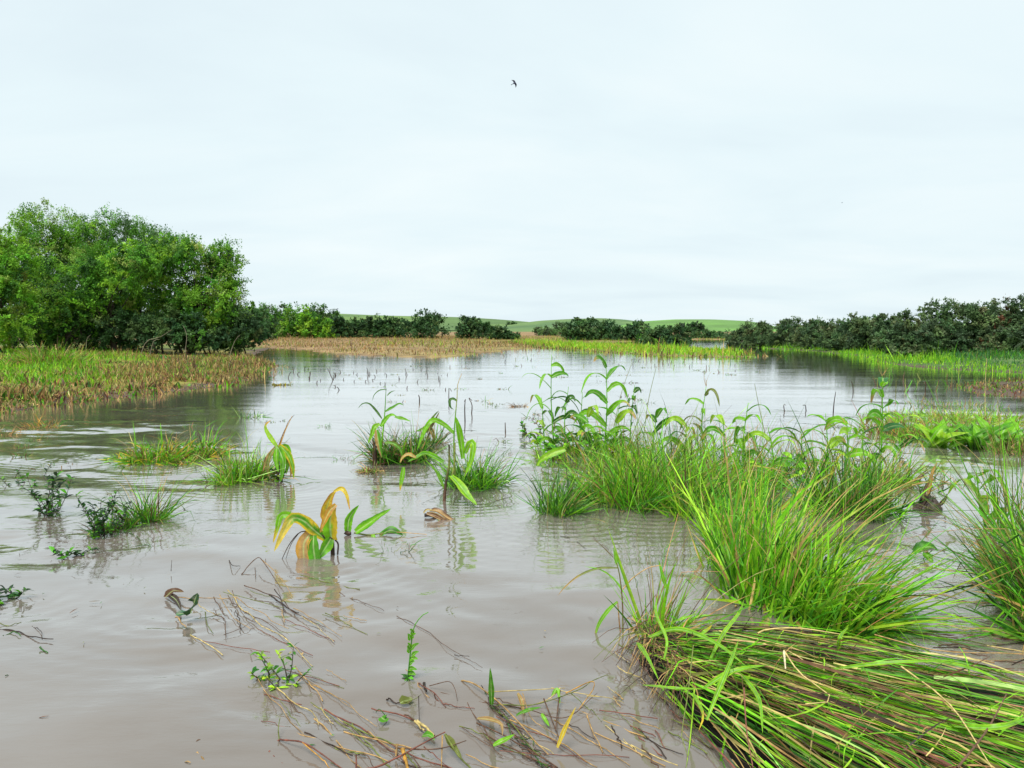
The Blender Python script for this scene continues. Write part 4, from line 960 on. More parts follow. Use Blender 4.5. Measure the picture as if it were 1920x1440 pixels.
weed('yellow_green_weed', 'half sunk yellow green weed with two leafy heads', 525, 1285, [(-20, -16, .16), (-14, -20, .14), (-28, -14, .1), (12, -4, .2), (16, -8, .18), (8, -12, .2), (20, 0, .12), (0, 6, .1)], .038, [LIME, MID, DARK, (0.24, .34, .05)], 6, lw=.34, spread=.8, per=15)
weed('willow_weed', 'slender upright weed with curling tip alone in open water', 768, 1272, [(0, 0, .06)], .05, [MID, DARK], 7)
_c = gp(768, 1272); _Y = _c[1]; _t = [o for o in bpy.data.objects if o.get('label', '').startswith('slender upright weed')][0]
_g = Geo(); _g.add(*tube(px([(764, 1278), (768, 1240), (772, 1200), (778, 1172), (792, 1154), (803, 1148)], _Y), [.0045, .0018], np.array([DARK, MID]), 6, m=14)); _g.build('stalk', M_STEM, _t)
for (a, b, c_, d) in [(770, 1218, 786, 1206), (772, 1230, 786, 1222), (768, 1214, 764, 1206), (770, 1200, 764, 1188), (772, 1196, 780, 1188), (769, 1236, 784, 1236), (768, 1246, 778, 1240), (766, 1255, 782, 1256), (768, 1224, 764, 1212), (774, 1188, 768, 1180), (766, 1262, 780, 1266)]:
    V, Fq, C = broad_leaf(px([(a, b), ((a + c_) / 2, (b + d) / 2 - 2, -.01), (c_, d, -.02)], _Y), .022, MID, c_edge=BRIGHT, m=8); Geo().add(V, Fq, C).build('leaf', M_LEAF, _t)

weed('drowned_weed', 'dark leafy weed choking the muddy hummock with the curled maize', 735, 868, [(0, 0, .3), (14, -4, .34), (-12, 2, .25), (28, -2, .3), (45, -6, .26), (60, -14, .3), (-22, 4, .2), (20, 4, .2)], .075, [DARK, MID, OLIVE, DEEP], 21, per=22)
weed('drowned_weed', 'leafy weed in the foot of the ragged clump by the drooping maize', 500, 902, [(0, 0, .24), (-14, 0, .28), (-30, -4, .26), (14, 2, .24), (26, 0, .3), (-44, 0, .2)], .070, [MID, DARK, BRIGHT, OLIVE], 22, per=20)
weed('drowned_weed', 'low leafy weed threaded through the long low raft', 320, 858, [(0, 0, .2), (-30, 2, .2), (30, -2, .22), (60, -6, .26), (-60, 2, .18), (80, -4, .24), (-14, 6, .16), (45, 4, .18)], .085, [MID, BRIGHT, DARK, OLIVE], 23, per=18)
# ---- the floating husk
maize('maize_husk', 'pale tan maize husk with dark hollow end floating alone', 822, 972, [
    ([(806, 958), (820, 958, -.02), (838, 970, -.05), (866, 987, -.1)], .055, dict(c=TAN, c_edge=BROWN, nref=(0, -.6, 1), peak=.3, fold=.5, ribcol=(.5, .34, .16))),
    ([(800, 962, -.03), (815, 966, -.05), (835, 976, -.07), (860, 988, -.1)], .04, dict(c=BROWN, c_edge=TAN, nref=(0, -1, .5), peak=.4, ribcol=(.5, .3, .14))),
    ([(794, 962), (802, 956, -.01), (812, 957, -.02)], .035, dict(c=STRAW, c_edge=BROWN, nref=(-.3, -.5, 1)))],
    [([(796, 966), (806, 966), (818, 970)], .016, .009, DKBROWN)], None, 7, 'maize husk')

# ------------------------------------------------------------------ the grass island on the right
ISL = 'grass clumps of the flooded island'
grass_clump('grass_clump', 'small dark clump at the near corner of the grass island', 1042, 962, .14, .50, 330, .010, DARKG, (.32, 0), .5, .7, 20, stems=10, group=ISL, mud=.10, extra=[(25, -25, .1, .55, 120, (.2, .1))])
grass_clump('grass_clump', 'wide fountain of fine green grass in the island middle', 1195, 940, .36, .78, 900, .013, GREENS, (.02, 0), .62, .75, 21, stems=26, group=ISL, mud=.2, leaves=8,
            extra=[(95, 8, .22, .68, 280, (.3, -.05)), (-75, -10, .14, .55, 130, (-.2, 0)), (40, -50, .4, .72, 260, (0, .1))])
grass_clump('grass_clump', 'low leafy grass in the far part of the island round the maize', 1110, 860, .70, .54, 420, .014, ([BRIGHT, LIME, MID, OLIVE, TAN, ORANGE], [3, 2, 2, 1, .8, .3]), (0, 0), .6, .9, 22, stems=24, group=ISL, leaves=14, leaf_w=.035)
grass_clump('grass_clump', 'sparse fine grass with thin seed stalks behind the grass fountain', 1270, 862, .75, .62, 330, .010, ([MID, OLIVE, DARK, BRIGHT, TAN], [2, 2, 2, 1.5, 1]), (0, 0), .45, .6, 23, stems=40, group=ISL)
grass_clump('grass_clump', 'pale mixed grass between the two big fountains', 1385, 905, .46, .66, 380, .013, MIXED, (.1, 0), .5, .7, 24, stems=40, group=ISL, leaves=10, mud=.2)
grass_clump('grass_clump', 'dark thick clump at the back of the leaning grass', 1588, 958, .34, .70, 620, .014, DARKG, (.12, 0), .62, .65, 25, stems=36, group=ISL, mud=.26, leaves=6, stem_pal=([TAN, REDBR, OLIVE, STRAW], [2, 1.2, 2, 1]))
grass_clump('grass_clump', 'thin brownish grass fringe behind the dark thick clump', 1500, 880, .65, .54, 300, .011, ([OLIVE, MID, TAN, BRIGHT, BROWN], [2, 2, 1.6, 1.5, .7]), (0, 0), .5, .8, 26, stems=30, group=ISL, leaves=8, leaf_w=.035)
grass_clump('grass_clump', 'tall bright grass leaning towards the edge, biggest clump of the island', 1425, 1115, .20, .88, 330, .017, ([BRIGHT, MID, LIME, DARK, TAN], [4, 2.4, 2.4, .9, .7]), (.46, .12), .42, .6, 27, stems=34, group=ISL, leaves=16, leaf_w=.022, mud=.16, stem_pal=([TAN, STRAW, REDBR, OLIVE, LIME], [2, 1.5, 1, 2, 2]),
            extra=[(70, 30, .22, .80, 300, (.62, .05)), (130, 55, .18, .66, 260, (.95, -.05)), (-60, -50, .12, .8, 150, (.28, .15)), (-40, -95, .2, .75, 150, (.3, .1))])
grass_clump('grass_clump', 'dense dark grass hanging in at the right photo edge', 1975, 1150, .22, .84, 430, .016, ([MID, DARK, BRIGHT, OLIVE, TAN], [3, 2.5, 2, 1, .6]), (-.28, .1), .55, .75, 28, stems=36, leaves=14, leaf_w=.024, stem_pal=([OLIVE, MID, REDBR, TAN], [2, 2, 1, 1]), extra=[(-20, -70, .12, .8, 200, (-.45, .1)), (10, 50, .15, .5, 160, (-.6, -.2))])
grass_clump('grass_clump', 'tall thin grass stalks above the dark grass at the photo edge', 1905, 1010, .16, .95, 90, .010, ([MID, OLIVE, BRIGHT], [2, 2, 2]), (-.1, .1), .35, .4, 29, stems=22)
grass_clump('grass_clump', 'loose coarse tuft filling the gap between fountain and leaning grass', 1310, 965, .22, .62, 230, .015, GREENS, (.25, 0), .6, .8, 45, stems=16, group=ISL, leaves=10, leaf_w=.028, extra=[(60, -30, .2, .6, 140, (.2, .1)), (110, -10, .16, .6, 110, (.3, 0))])
grass_clump('grass_clump', 'low green skirt spilling from the leaning grass towards the edge', 1570, 1165, .22, .62, 300, .014, ([BRIGHT, MID, LIME, DARK, TAN], [3.4, 3, 1.6, 1.4, .5]), (1.0, -.05), .45, .6, 46, stems=10, group=ISL, leaves=10, leaf_w=.022)
grass_clump('grass_clump', 'scruffy coarse tuft right of the dark thick clump', 1668, 905, .3, .5, 240, .014, MIXED, (.1, 0), .6, .8, 47, stems=12, group=ISL, leaves=8, leaf_w=.035)
# maize rising out of the island
auto_maize('maize_plant', 'first upright maize on the island, beside open water', 1040, 850, 665, 31, 10, 0.074, 0.48, lean=-6, cols=(MID, DARK, BRIGHT), group=GM)
auto_maize('maize_plant', 'short maize close behind the first upright maize', 1062, 852, 725, 32, 7, 0.068, 0.41, lean=4, cols=(MID, DARK), group=GM)
auto_maize('maize_plant', 'second upright maize, its top leaves folded like a flag', 1132, 858, 668, 33, 10, 0.076, 0.55, lean=4, cols=(BRIGHT, MID, BRIGHT), group=GM, tassel=True)
auto_maize('maize_plant', 'small maize with curled tip right of the flag maize', 1180, 845, 722, 34, 6, 0.056, 0.34, lean=10, cols=(MID, DARK), group=GM, vis_from=.5)
auto_maize('maize_plant', 'slim maize with bare thin top behind the grass fountain', 1322, 868, 725, 35, 7, 0.056, 0.50, lean=2, cols=(MID, OLIVE, BRIGHT), group=GM, tassel=True, vis_from=.35)
auto_maize('maize_plant', 'slim maize with one small flag leaf, right of the bare topped maize', 1395, 905, 755, 36, 7, 0.061, 0.41, lean=8, cols=(BRIGHT, MID), group=GM, vis_from=.4)
auto_maize('maize_plant', 'leafy maize with broad bright leaf over the dark thick clump', 1552, 912, 775, 37, 9, 0.084, 0.41, lean=-4, cols=(BRIGHT, LIME, BRIGHT), group=GM, vis_from=.35)
auto_maize('maize_plant', 'broad leaved maize right next to the one over the dark clump', 1582, 905, 782, 38, 7, 0.084, 0.36, lean=6, cols=(BRIGHT, LIME), group=GM, vis_from=.45)
auto_maize('maize_plant', 'tall bluish green maize with feathery tassel at the river side', 1650, 880, 705, 39, 12, 0.086, 0.41, lean=4, cols=((.05, .19, .05), MID, BRIGHT), group=GM, tassel=True, vis_from=.25)
auto_maize('maize_plant', 'low drooping maize among the pale mixed grass', 1450, 915, 800, 40, 8, 0.074, 0.43, lean=-10, cols=(BRIGHT, LIME, MID), group=GM)
auto_maize('maize_plant', 'tilted maize top sticking from the dark edge grass', 1850, 985, 880, 41, 8, 0.074, 0.48, lean=-20, cols=(BRIGHT, MID, LIME), group=GM)
for k, (u, v, tv, nl, lab) in enumerate([(1022, 838, 745, 7, 'low leafy maize at the far tip of the island'), (1085, 846, 735, 8, 'bushy maize between the first upright and the flag maize'), (1108, 868, 770, 8, 'half height maize in front of the flag maize'), (1158, 862, 755, 7, 'half height maize right behind the grass fountain'), (1220, 850, 775, 6, 'stunted maize in the fine grass behind the fountain'),
                                          (1290, 875, 790, 7, 'stunted maize with broad leaves between fountain and pale grass'), (1360, 880, 785, 7, 'bright stunted maize at the back of the pale mixed grass'), (1500, 900, 800, 7, 'short bright maize left of the leafy maize over the dark clump'), (1620, 890, 790, 7, 'short maize between the broad leaved and the bluish maize'), (1690, 850, 775, 7, 'short leafy maize beyond the bluish maize in the shallows')]):
    auto_maize('maize_plant', lab, u, v, tv, 120 + k, nl, .075, .52, lean=RNG.normal(0, 8), cols=(BRIGHT, MID, LIME, DARK), group=GM, vis_from=.1)
for k, (u, v, lab) in enumerate([(1030, 950, 'pale lime leaf hanging over the near corner of the island'), (1480, 985, 'yellow striped leaf crossing the dark thick clump')]):
    Y = gp(u, v)[1]
    t = thing('loose_leaf', lab, 'leaf', gp(u, v))
    pts = [(1060, 842), (1035, 850), (1015, 862), (1006, 874)] if k == 0 else [(1440, 980), (1490, 930), (1530, 905), (1570, 880)]
    V, Fq, C = broad_leaf(px(pts, Y), .075 if k == 0 else .03, LIME, c_edge=BRIGHT if k == 0 else ORANGE, nref=(.1, -1, .4)); Geo().add(V, Fq, C).build('blade', M_LEAF, t)
    V, Fq, C = tube(px([(pts[0][0], pts[0][1]), (u + 12, (pts[0][1] + v) / 2), (u, v + 5)], Y), [.004, .006], np.array(OLIVE), 6, m=8); Geo().add(V, Fq, C).build('stem', M_STEM, t)

# leafy vines woven through the far part of the island
weed('bean_weed', 'bright round leaved weed at the foot of the first upright maize', 1060, 850, [(-30, 0, .35), (-10, 5, .4), (10, 0, .35), (30, 6, .35), (-50, -8, .25), (50, 0, .4), (70, -6, .3), (0, 12, .4), (-20, 10, .3), (90, 4, .4), (110, 0, .35)], .13, [BRIGHT, MID, LIME, DARK], 11, lw=.6, per=18, cat='weed')
weed('bean_weed', 'dull leafy weed drooping off the far tip of the island', 990, 815, [(0, 0, .3), (-10, -5, .35), (15, 4, .3), (25, -6, .3), (5, 8, .2)], .09, [MID, OLIVE, DARK, BROWN], 12, lw=.45, per=14)
weed('bean_weed', 'broad bright leaves tangled in the pale mixed grass', 1420, 920, [(-30, 0, .4), (0, 4, .45), (30, 0, .4), (60, -8, .4), (90, 0, .35), (-60, -6, .35)], .11, [BRIGHT, LIME, MID], 13, lw=.5, per=11)

# ---- low growth along the right edge, further out
def broad_plant(label, u, v, n, L, w, seed, cols=(BRIGHT, MID, LIME)):
    rng = np.random.default_rng(seed + 1300); c = gp(u, v); t = thing('broadleaf_plant', label, 'plant', c, 'broad leaved plants in the shallows')
    for k in range(n):
        az = rng.uniform(0, 6.28); el = rng.uniform(.5, 1.25); d = np.array([math.cos(az) * math.cos(el), math.sin(az) * math.cos(el), math.sin(el)])
        b = c + np.array([rng.normal(0, .10), rng.normal(0, .08), -.02]); l_ = L * rng.uniform(.7, 1.15)
        pts = [b + d * l_ * q + np.array([math.cos(az), math.sin(az), -.6]) * l_ * .22 * q ** 2.5 for q in (0, .3, .6, 1)]
        V, Fq, C = broad_leaf(pts, w * rng.uniform(.8, 1.2), cols[rng.integers(len(cols))], rng=rng, m=10, nref=(-d[0], -d[1] - .6, .8), peak=.5, base_w=.3, fold=.25)
        Geo().add(V, Fq, C).build('leaf', M_LEAF, t)
    return t
broad_plant('bright fan of broad leaves, first of the three in the shallows', 1752, 838, 17, .46, .14, 1, (BRIGHT, LIME, BRIGHT))
broad_plant('dark leaved broad plant between the two bright fans', 1822, 838, 18, .50, .12, 2, (MID, BRIGHT, DARK))
broad_plant('bright broad plant nearest the photo edge in the shallows', 1868, 840, 18, .52, .15, 3, (BRIGHT, MID, BRIGHT))
broad_plant('small dull broad plant at the photo edge behind the bright ones', 1915, 832, 12, .4, .11, 4, (MID, OLIVE, DARK))
for k, (u, v, r, h, n, lab, pal) in enumerate([
    (1705, 812, .7, 0.41, 756, 'reddish green low grass at the start of the shallows strip', ([OLIVE, MID, TAN, REDBR, BRIGHT], [2, 2, 1.5, .8, 1.5])),
    (1790, 822, .8, 0.37, 756, 'orange tinged low grass behind the broad leaved plants', ([OLIVE, TAN, ORANGE, BRIGHT, MID], [2, 1.5, .8, 2, 2])),
    (1760, 785, 1.1, 0.25, 828, 'thin bright strip of grass farther out in the shallows', ([LIME, BRIGHT, OLIVE, TAN], [2, 3, 1.5, .8])),
    (1860, 788, 1.2, 0.25, 828, 'bright and brown strip of grass near the edge, farther out', ([BRIGHT, LIME, TAN, OLIVE, REDBR], [2.5, 2, 1.2, 1.5, .5])),
    (1910, 850, .35, 0.34, 360, 'tangled dull grass at the photo edge by the broad plants', ([OLIVE, MID, BROWN, TAN], [2, 2, 1, 1])),
    (1700, 900, .5, .34, 130, 'sparse wispy blades right of the dark thick clump', ([OLIVE, MID, TAN, DARK], [2, 2, 1, 1])),
    (1790, 760, .9, 0.21, 288, 'faint line of drowned grass below the river stubble', ([OLIVE, MID, TAN], [2, 2, 1]))]):
    grass_clump('shallow_grass', lab, u, v, r, h, n, .014, pal, (0, 0), .5, .9, 60 + k, cat='grass', kink=.15, group='low grass in the right shallows')
maize('mud_clod_with_leaf', 'dark clod of mud and roots with a dead orange leaf on top', 1742, 955, [
    ([(1738, 930), (1744, 905), (1748, 885), (1757, 866)], .035, dict(c=TAN, c_edge=ORANGE)), ([(1730, 940), (1735, 915), (1745, 900)], .03, dict(c=BROWN)), ([(1760, 950), (1772, 935), (1776, 925)], .035, dict(c=DKBROWN))],
    [([(1725, 956), (1738, 935), (1746, 915)], .012, .006, DKBROWN)], None, 9, 'mud clod')
_t = [o for o in bpy.data.objects if o.name.startswith('mud_clod_with_leaf')][0]; mound(_t, gp(1742, 955), .11, .14, 9)
maize('floating_leaf', 'round dark green leaf floating in front of the mud clod', 1738, 1046, [
    ([(1714, 1036), (1728, 1028, -.02), (1745, 1026, -.03), (1760, 1034, -.02)], .11, dict(c=MID, c_edge=DARK, nref=(0, -.4, 1), peak=.5)), ([(1735, 1036, -.05), (1742, 1048, -.1), (1750, 1054, -.12)], .07, dict(c=BRIGHT, c_edge=MID, nref=(0, -1, .6), peak=.4))], [([(1730, 1050), (1738, 1040), (1748, 1032)], .003, .003, OLIVE)], None, 10, 'leaf')

# ---- the flattened mat of washed-down grass in the corner
MAT0 = gp(1225, 1225)
t_mat = thing('flattened_grass_mat', 'mat of straw and green grass combed flat by the current in the corner', 'grass mat', MAT0)
rng = np.random.default_rng(77)
def mat_z(x, y):
    """height of the mat: a low swell along its middle"""
    s = sdist(x, y, [gxy(1195, 1230), gxy(1230, 1185), gxy(1330, 1178), gxy(1600, 1215), gxy(1940, 1300), (2.9, 3.1), (2.6, 2.2), (1.0, 2.2), gxy(1385, 1440), gxy(1280, 1330)])
    return np.clip(s / 0.35, -0.15, 1), s
def mat_blades(n, wid, pal, lift, ln0, ln1, S=11, lay=1.0):
    q = rng.random(n) ** 0.85                       # 0 far side .. 1 near side of the fan
    head = np.radians(-23 - 47 * q) + rng.normal(0, .17, n)
    along = rng.random(n) ** 0.9 * 1.75 - 0.1
    bx = 0.68 + 0.05 * q + rng.normal(0, .06, n); by = 4.00 - 0.52 * q + rng.normal(0, .05, n)
    base = np.stack([bx + np.cos(head) * along, by + np.sin(head) * along, np.zeros(n)], 1)
    L = rng.uniform(ln0, ln1, n); t = np.linspace(0, 1, S)[None, :]
    hh = head[:, None] + (rng.normal(0.08, .10, n)[:, None]) * t ** 1.3
    tk = rng.uniform(.2, .85, n)[:, None]; hh = hh + np.where((t > tk) & (rng.random(n)[:, None] < .38), rng.normal(0, .42, n)[:, None], 0)
    step = (L / (S - 1))[:, None]
    X = base[:, :1] + np.cumsum(np.cos(hh) * step, 1); Yp = base[:, 1:2] + np.cumsum(np.sin(hh) * step, 1)
    k, s = mat_z(X, Yp)
    lane = (np.clip(2.6 * fbm(q * 13, along * 2.2, 33) - .55, 0.0, 1.7))[:, None]
    Z = np.maximum(k, -0.02) * (0.015 + 0.085 * lay * lane) + lift * rng.random(n)[:, None] + 0.03 * np.sin(t * np.pi) * rng.random(n)[:, None] * lay
    tipdown = np.clip((t - .75) / .25, 0, 1) * rng.uniform(-.02, .04, n)[:, None]
    Z = np.where(s < 0.05, Z - .06 * np.clip((.05 - s) / .15, 0, 1), Z) - tipdown
    P = np.stack([X, Yp, Z], -1)
    d = unit(np.gradient(P, axis=1)); side = unit(np.cross(d, [0, 0, 1.0])); nr = np.cross(side, d)
    r = rng.normal(0, .7, n)[:, None, None]; side = side * np.cos(r) + nr * np.sin(r); nr = np.cross(side, d)
    w = wid * rng.lognormal(-.1, .45, n)[:, None] * .5 * np.minimum(1, .6 + t * 2) * np.power(np.clip(1 - t, .005, 1), .55)
    C = np.repeat(palette(rng, n, *pal)[:, None, :], S, 1)
    tip = np.where(rng.random(n) < .3, rng.uniform(.2, .7, n), 0)[:, None]
    kk = np.clip((t - (1 - tip)) / .25, 0, 1)[..., None]; C = C * (1 - kk) + np.array([.40, .28, .10]) * kk
    return P, w, side, C, nr
MATP = ([STRAW, TAN, BRIGHT, MID, OLIVE, BROWN, LIME, REDBR, DARK, DKBROWN], [2.0, 1.4, 2.6, 2.4, 1.4, 1.2, 1.2, .5, 1.8, 1.6])
g = Geo()
P_, w_, s_, C_, n_ = mat_blades(330, .009, ([BROWN, DEEP, DKBROWN, DARK, OLIVE], [.8, 2, 3, 1.6, .6]), .01, .5, 1.1, lay=.45); g.add(*ribbon(P_, w_, s_, C_))  # lowest blades: dark palette paints in the shade of the gaps
P_, w_, s_, C_, n_ = mat_blades(760, .0085, MATP, .06, .30, .95); g.add(*ribbon(P_, w_, s_, C_, .25, n_))
tag(g.build('flattened_blades', M_BLADE, t_mat), kind='stuff')
P_, w_, s_, C_, n_ = mat_blades(220, .0115, ([STRAW, LIME, BRIGHT, PGREEN, REDBR, MID], [2, 2, 3, 1.2, .5, 1.5]), .075, .45, 1.1)
for i in range(220):                                   # the blades on top, which can be told apart
    Geo().add(*ribbon(P_[i:i + 1], w_[i:i + 1], s_[i:i + 1], C_[i:i + 1], .25, n_[i:i + 1])).build('blade', M_BLADE, t_mat)
# short broken bits lying every way across it
m_ = 420; q_ = rng.random(m_); hd = np.radians(-23 - 47 * q_); al = rng.random(m_) * 1.7
bs = np.stack([.70 + .05 * q_ + np.cos(hd) * al, 3.98 - .52 * q_ + np.sin(hd) * al, rng.uniform(.05, .16, m_)], 1)
kk_, ss_ = mat_z(bs[:, 0], bs[:, 1]); bs = bs[ss_ > .05]; m_ = len(bs)
V, Fq, C = blades(rng, bs, rng.uniform(-2.6, 1.2, m_), rng.uniform(1.0, 1.7, m_), rng.uniform(1.2, 2.1, m_), rng.uniform(.08, .34, m_), np.full(m_, .008), palette(rng, m_, [BRIGHT, MID, TAN, BROWN, STRAW, DKBROWN, LIME], [2.4, 2, 1.5, 1.5, 1.2, 1, 1.2]), S=6, kink=.3, floor=.02)
tag(Geo().add(V, Fq, C).build('broken_bits', M_BLADE, t_mat), kind='stuff')
# root bank of litter upstream and below, coloured near-black as shade between the blades
xs_ = np.linspace(.55, 3.0, 60); ys_ = np.linspace(2.0, 4.2, 60); X, Y = np.meshgrid(xs_, ys_)
k, s = mat_z(X, Y); Z = np.where(k > 0, .035 * k + .02 * (fbm(X * 9, Y * 9, 8) - .5), k * .3 - .02)
idx = np.arange(X.size).reshape(X.shape); Fq = np.stack([idx[:-1, :-1], idx[:-1, 1:], idx[1:, 1:], idx[1:, :-1]], -1).reshape(-1, 4)
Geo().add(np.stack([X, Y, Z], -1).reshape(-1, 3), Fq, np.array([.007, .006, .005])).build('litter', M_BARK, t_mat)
# hanging roots and fine stalks at its upstream lip
g = Geo()
for k in range(170):
    a = rng.random(); b = np.array([.66 + .10 * a + rng.normal(0, .04), 4.0 - .75 * a + rng.normal(0, .05), rng.uniform(.02, .14)]); h = rng.uniform(-2.8, -.3)
    e_ = b + np.array([math.cos(h) * rng.uniform(.05, .3), math.sin(h) * rng.uniform(.05, .3), -b[2] + .005])
    g.add(*tube([b, (b + e_) / 2 + np.array([0, 0, .04]), e_], [.0022, .001], np.array([BROWN, DKBROWN, TAN, OLIVE][rng.integers(4)]), 4, m=6))
tag(g.build('rootlets', M_STEM, t_mat), kind='stuff')
# bright living blades growing out of the mat
t_g = thing('green_shoots', 'bright green shoots springing from the upstream end of the flattened mat', 'grass', gp(1300, 1230))
for pts, w in [([(1215, 1195), (1270, 1180), (1340, 1205), (1400, 1250)], .03), ([(1320, 1290), (1360, 1265), (1400, 1252), (1436, 1248)], .024), ([(1385, 1260), (1410, 1290), (1425, 1320), (1430, 1375)], .024), ([(1325, 1350), (1345, 1300), (1370, 1240), (1385, 1200)], .02),
               ([(1195, 1205), (1215, 1235), (1235, 1275)], .026), ([(1285, 1200), (1320, 1185), (1335, 1172)], .024), ([(1240, 1175), (1280, 1160), (1310, 1150)], .018), ([(1300, 1300), (1318, 1340), (1310, 1370)], .018), ([(1570, 1220), (1575, 1195), (1590, 1175)], .018),
               ([(1245, 1235), (1250, 1200), (1230, 1150), (1232, 1118)], .016), ([(1330, 1240), (1355, 1190), (1385, 1150), (1395, 1125)], .02), ([(1205, 1285), (1260, 1290), (1320, 1292)], .02), ([(1720, 1240), (1780, 1245), (1840, 1260), (1890, 1285)], .03), ([(1760, 1360), (1830, 1365), (1880, 1362), (1930, 1345)], .03), ([(1560, 1255), (1640, 1245), (1720, 1240), (1800, 1238)], .02)]:
    m_ = len(pts); P3 = np.array([gp(p[0], p[1], z) for p, z in zip(pts, np.interp(np.arange(m_), np.linspace(0, m_ - 1, 3), [.12, .22, .20]))])
    V, Fq, C = broad_leaf(P3, w, BRIGHT, c_edge=LIME, c_tip=YELLOW if rng.random() < .25 else None, nref=(0, -.6, 1), rng=rng, fold=.3, wave=.05); Geo().add(V, Fq, C).build('leaf', M_LEAF, t_g)
# pale folded leaf and long single stalks lying over the mat
t_s = thing('bent_straws', 'long pale straws lying crosswise on top of the flattened mat', 'straw', gp(1500, 1260))
for pts, r, c in [([(1470, 1220), (1500, 1262), (1560, 1310), (1510, 1320)], .004, STRAW), ([(1470, 1222), (1473, 1255)], .006, PALE), ([(1420, 1188), (1440, 1180), (1500, 1178), (1580, 1190)], .005, STRAW), ([(1795, 1440), (1850, 1370), (1888, 1300)], .0045, BROWN), ([(1690, 1250), (1780, 1320), (1860, 1440)], .004, STRAW), ([(1395, 1290), (1400, 1370), (1412, 1440)], .0035, REDBR), ([(1640, 1190), (1760, 1220), (1900, 1225)], .003, TAN), ([(1300, 1210), (1290, 1300), (1278, 1380), (1290, 1420)], .003, OLIVE)]:
    P3 = np.array([gp(p[0], p[1], .20) for p in pts]); Geo().add(*tube(P3, [r, r * .5], np.array(c), 5, m=8)).build('straw', M_STEM, t_s)
maize('folded_leaf', 'pale yellow folded leaf stump behind the flattened mat', 1432, 1190, [([(1422, 1192), (1430, 1178), (1438, 1164), (1440, 1158)], .05, dict(c=STRAW, c_edge=LIME, base_w=.3, peak=.7)), ([(1420, 1190), (1412, 1200), (1405, 1212)], .02, dict(c=REDBR))], [([(1420, 1195), (1426, 1182)], .004, .004, BROWN)], None, 12, 'leaf')

# ---- the lone branching stalk left of the mat
maize('reed_stalk', 'thin branching reed with drooping leaf left of the flattened mat', 1168, 1185, [
    ([(1158, 1128), (1140, 1145), (1122, 1172), (1112, 1208)], .022, dict(c=BRIGHT, c_tip=TAN, tip_from=.7)), ([(1158, 1065), (1120, 1066), (1085, 1080), (1060, 1100), (1045, 1118)], .014, dict(c=OLIVE, c_tip=TAN, tip_from=.5)),
    ([(1156, 1058), (1154, 1045), (1150, 1028)], .018, dict(c=BRIGHT)), ([(1168, 1110), (1150, 1085), (1125, 1068), (1095, 1062)], .010, dict(c=BRIGHT)), ([(1154, 1050), (1130, 1025), (1108, 1008)], .006, dict(c=BROWN)), ([(1250, 1105), (1242, 1080), (1235, 1050)], .022, dict(c=BRIGHT))],
    [([(1168, 1190), (1167, 1130), (1162, 1080), (1156, 1055)], .0045, .003, np.array([OLIVE, BROWN, OLIVE])), ([(1215, 1300, -.3), (1185, 1250, -.2), (1165, 1195), (1158, 1128)], .007, .003, np.array([REDBR, REDBR, TAN])), ([(1168, 1105), (1185, 1085), (1215, 1065), (1240, 1060)], .003, .002, TAN),
     ([(1190, 1190), (1205, 1150, .05), (1230, 1115, .1)], .004, .002, BROWN), ([(1230, 1200, .1), (1232, 1160, .1), (1230, 1118, .1)], .004, .002, np.array([TAN, ORANGE]))], None, 13, 'reed')
grass_clump('grass_tuft', 'loose tuft of green and tan stalks at the upstream tip of the mat', 1235, 1195, .08, .55, 70, .011, ([BRIGHT, MID, TAN, LIME, OLIVE], [3, 2, 1.5, 1.5, 1]), (.45, .4), .4, .5, 40, stems=16, leaves=5)

# ---- drifting stalks and tangles
def tangle(name, label, u, v, stalks, cat='debris', group=None, leaves=(), seed=0):
    """stalks: (pts [(u,v,z)], radius, colour); points lie on the water unless z is given"""
    rng = np.random.default_rng(seed + 1500); t = thing(name, label, cat, gp(u, v), group)
    for pts, r, c in stalks:
        P3 = np.array([gp(p[0], p[1], p[2] if len(p) > 2 else .004) for p in pts])
        m = max(12, 6 * len(pts)); P3 = catmull(P3, m); seg = np.linalg.norm(P3[-1] - P3[0])
        wob = fbm(np.arange(m) * .25 + rng.uniform(0, 99), np.zeros(m), 5)
        P3[:, 0] += (fbm(np.arange(m) * .18 + rng.uniform(0, 99), np.zeros(m), 6, 1) - .5) * .018 * seg
        P3[:, 1] += (fbm(np.arange(m) * .18 + rng.uniform(0, 99), np.zeros(m), 7, 1) - .5) * .018 * seg
        P3[:, 2] += np.where(P3[:, 2] < .015, (wob - .52) * .026, 0)
        rr = r * .52 * np.linspace(1, .55, m) * (1 + .25 * (np.arange(m) % 5 == 0))
        cc = np.array(c)[None, :] * (0.35 + .75 * fbm(np.arange(m) * .8 + rng.uniform(0, 99), np.zeros(m), 8))[:, None]
        Geo().add(*tube(P3, rr, cc, 5)).build('stalk', M_STEM, t)
    for pts, w, c in leaves:
        P3 = np.array([gp(p[0], p[1], p[2] if len(p) > 2 else .012) for p in pts])
        V, Fq, C = broad_leaf(P3, w, c, c_edge=None, nref=(0, -.5, 1), rng=rng, m=10); Geo().add(V, Fq, C).build('leaf', M_LEAF, t)
    return t
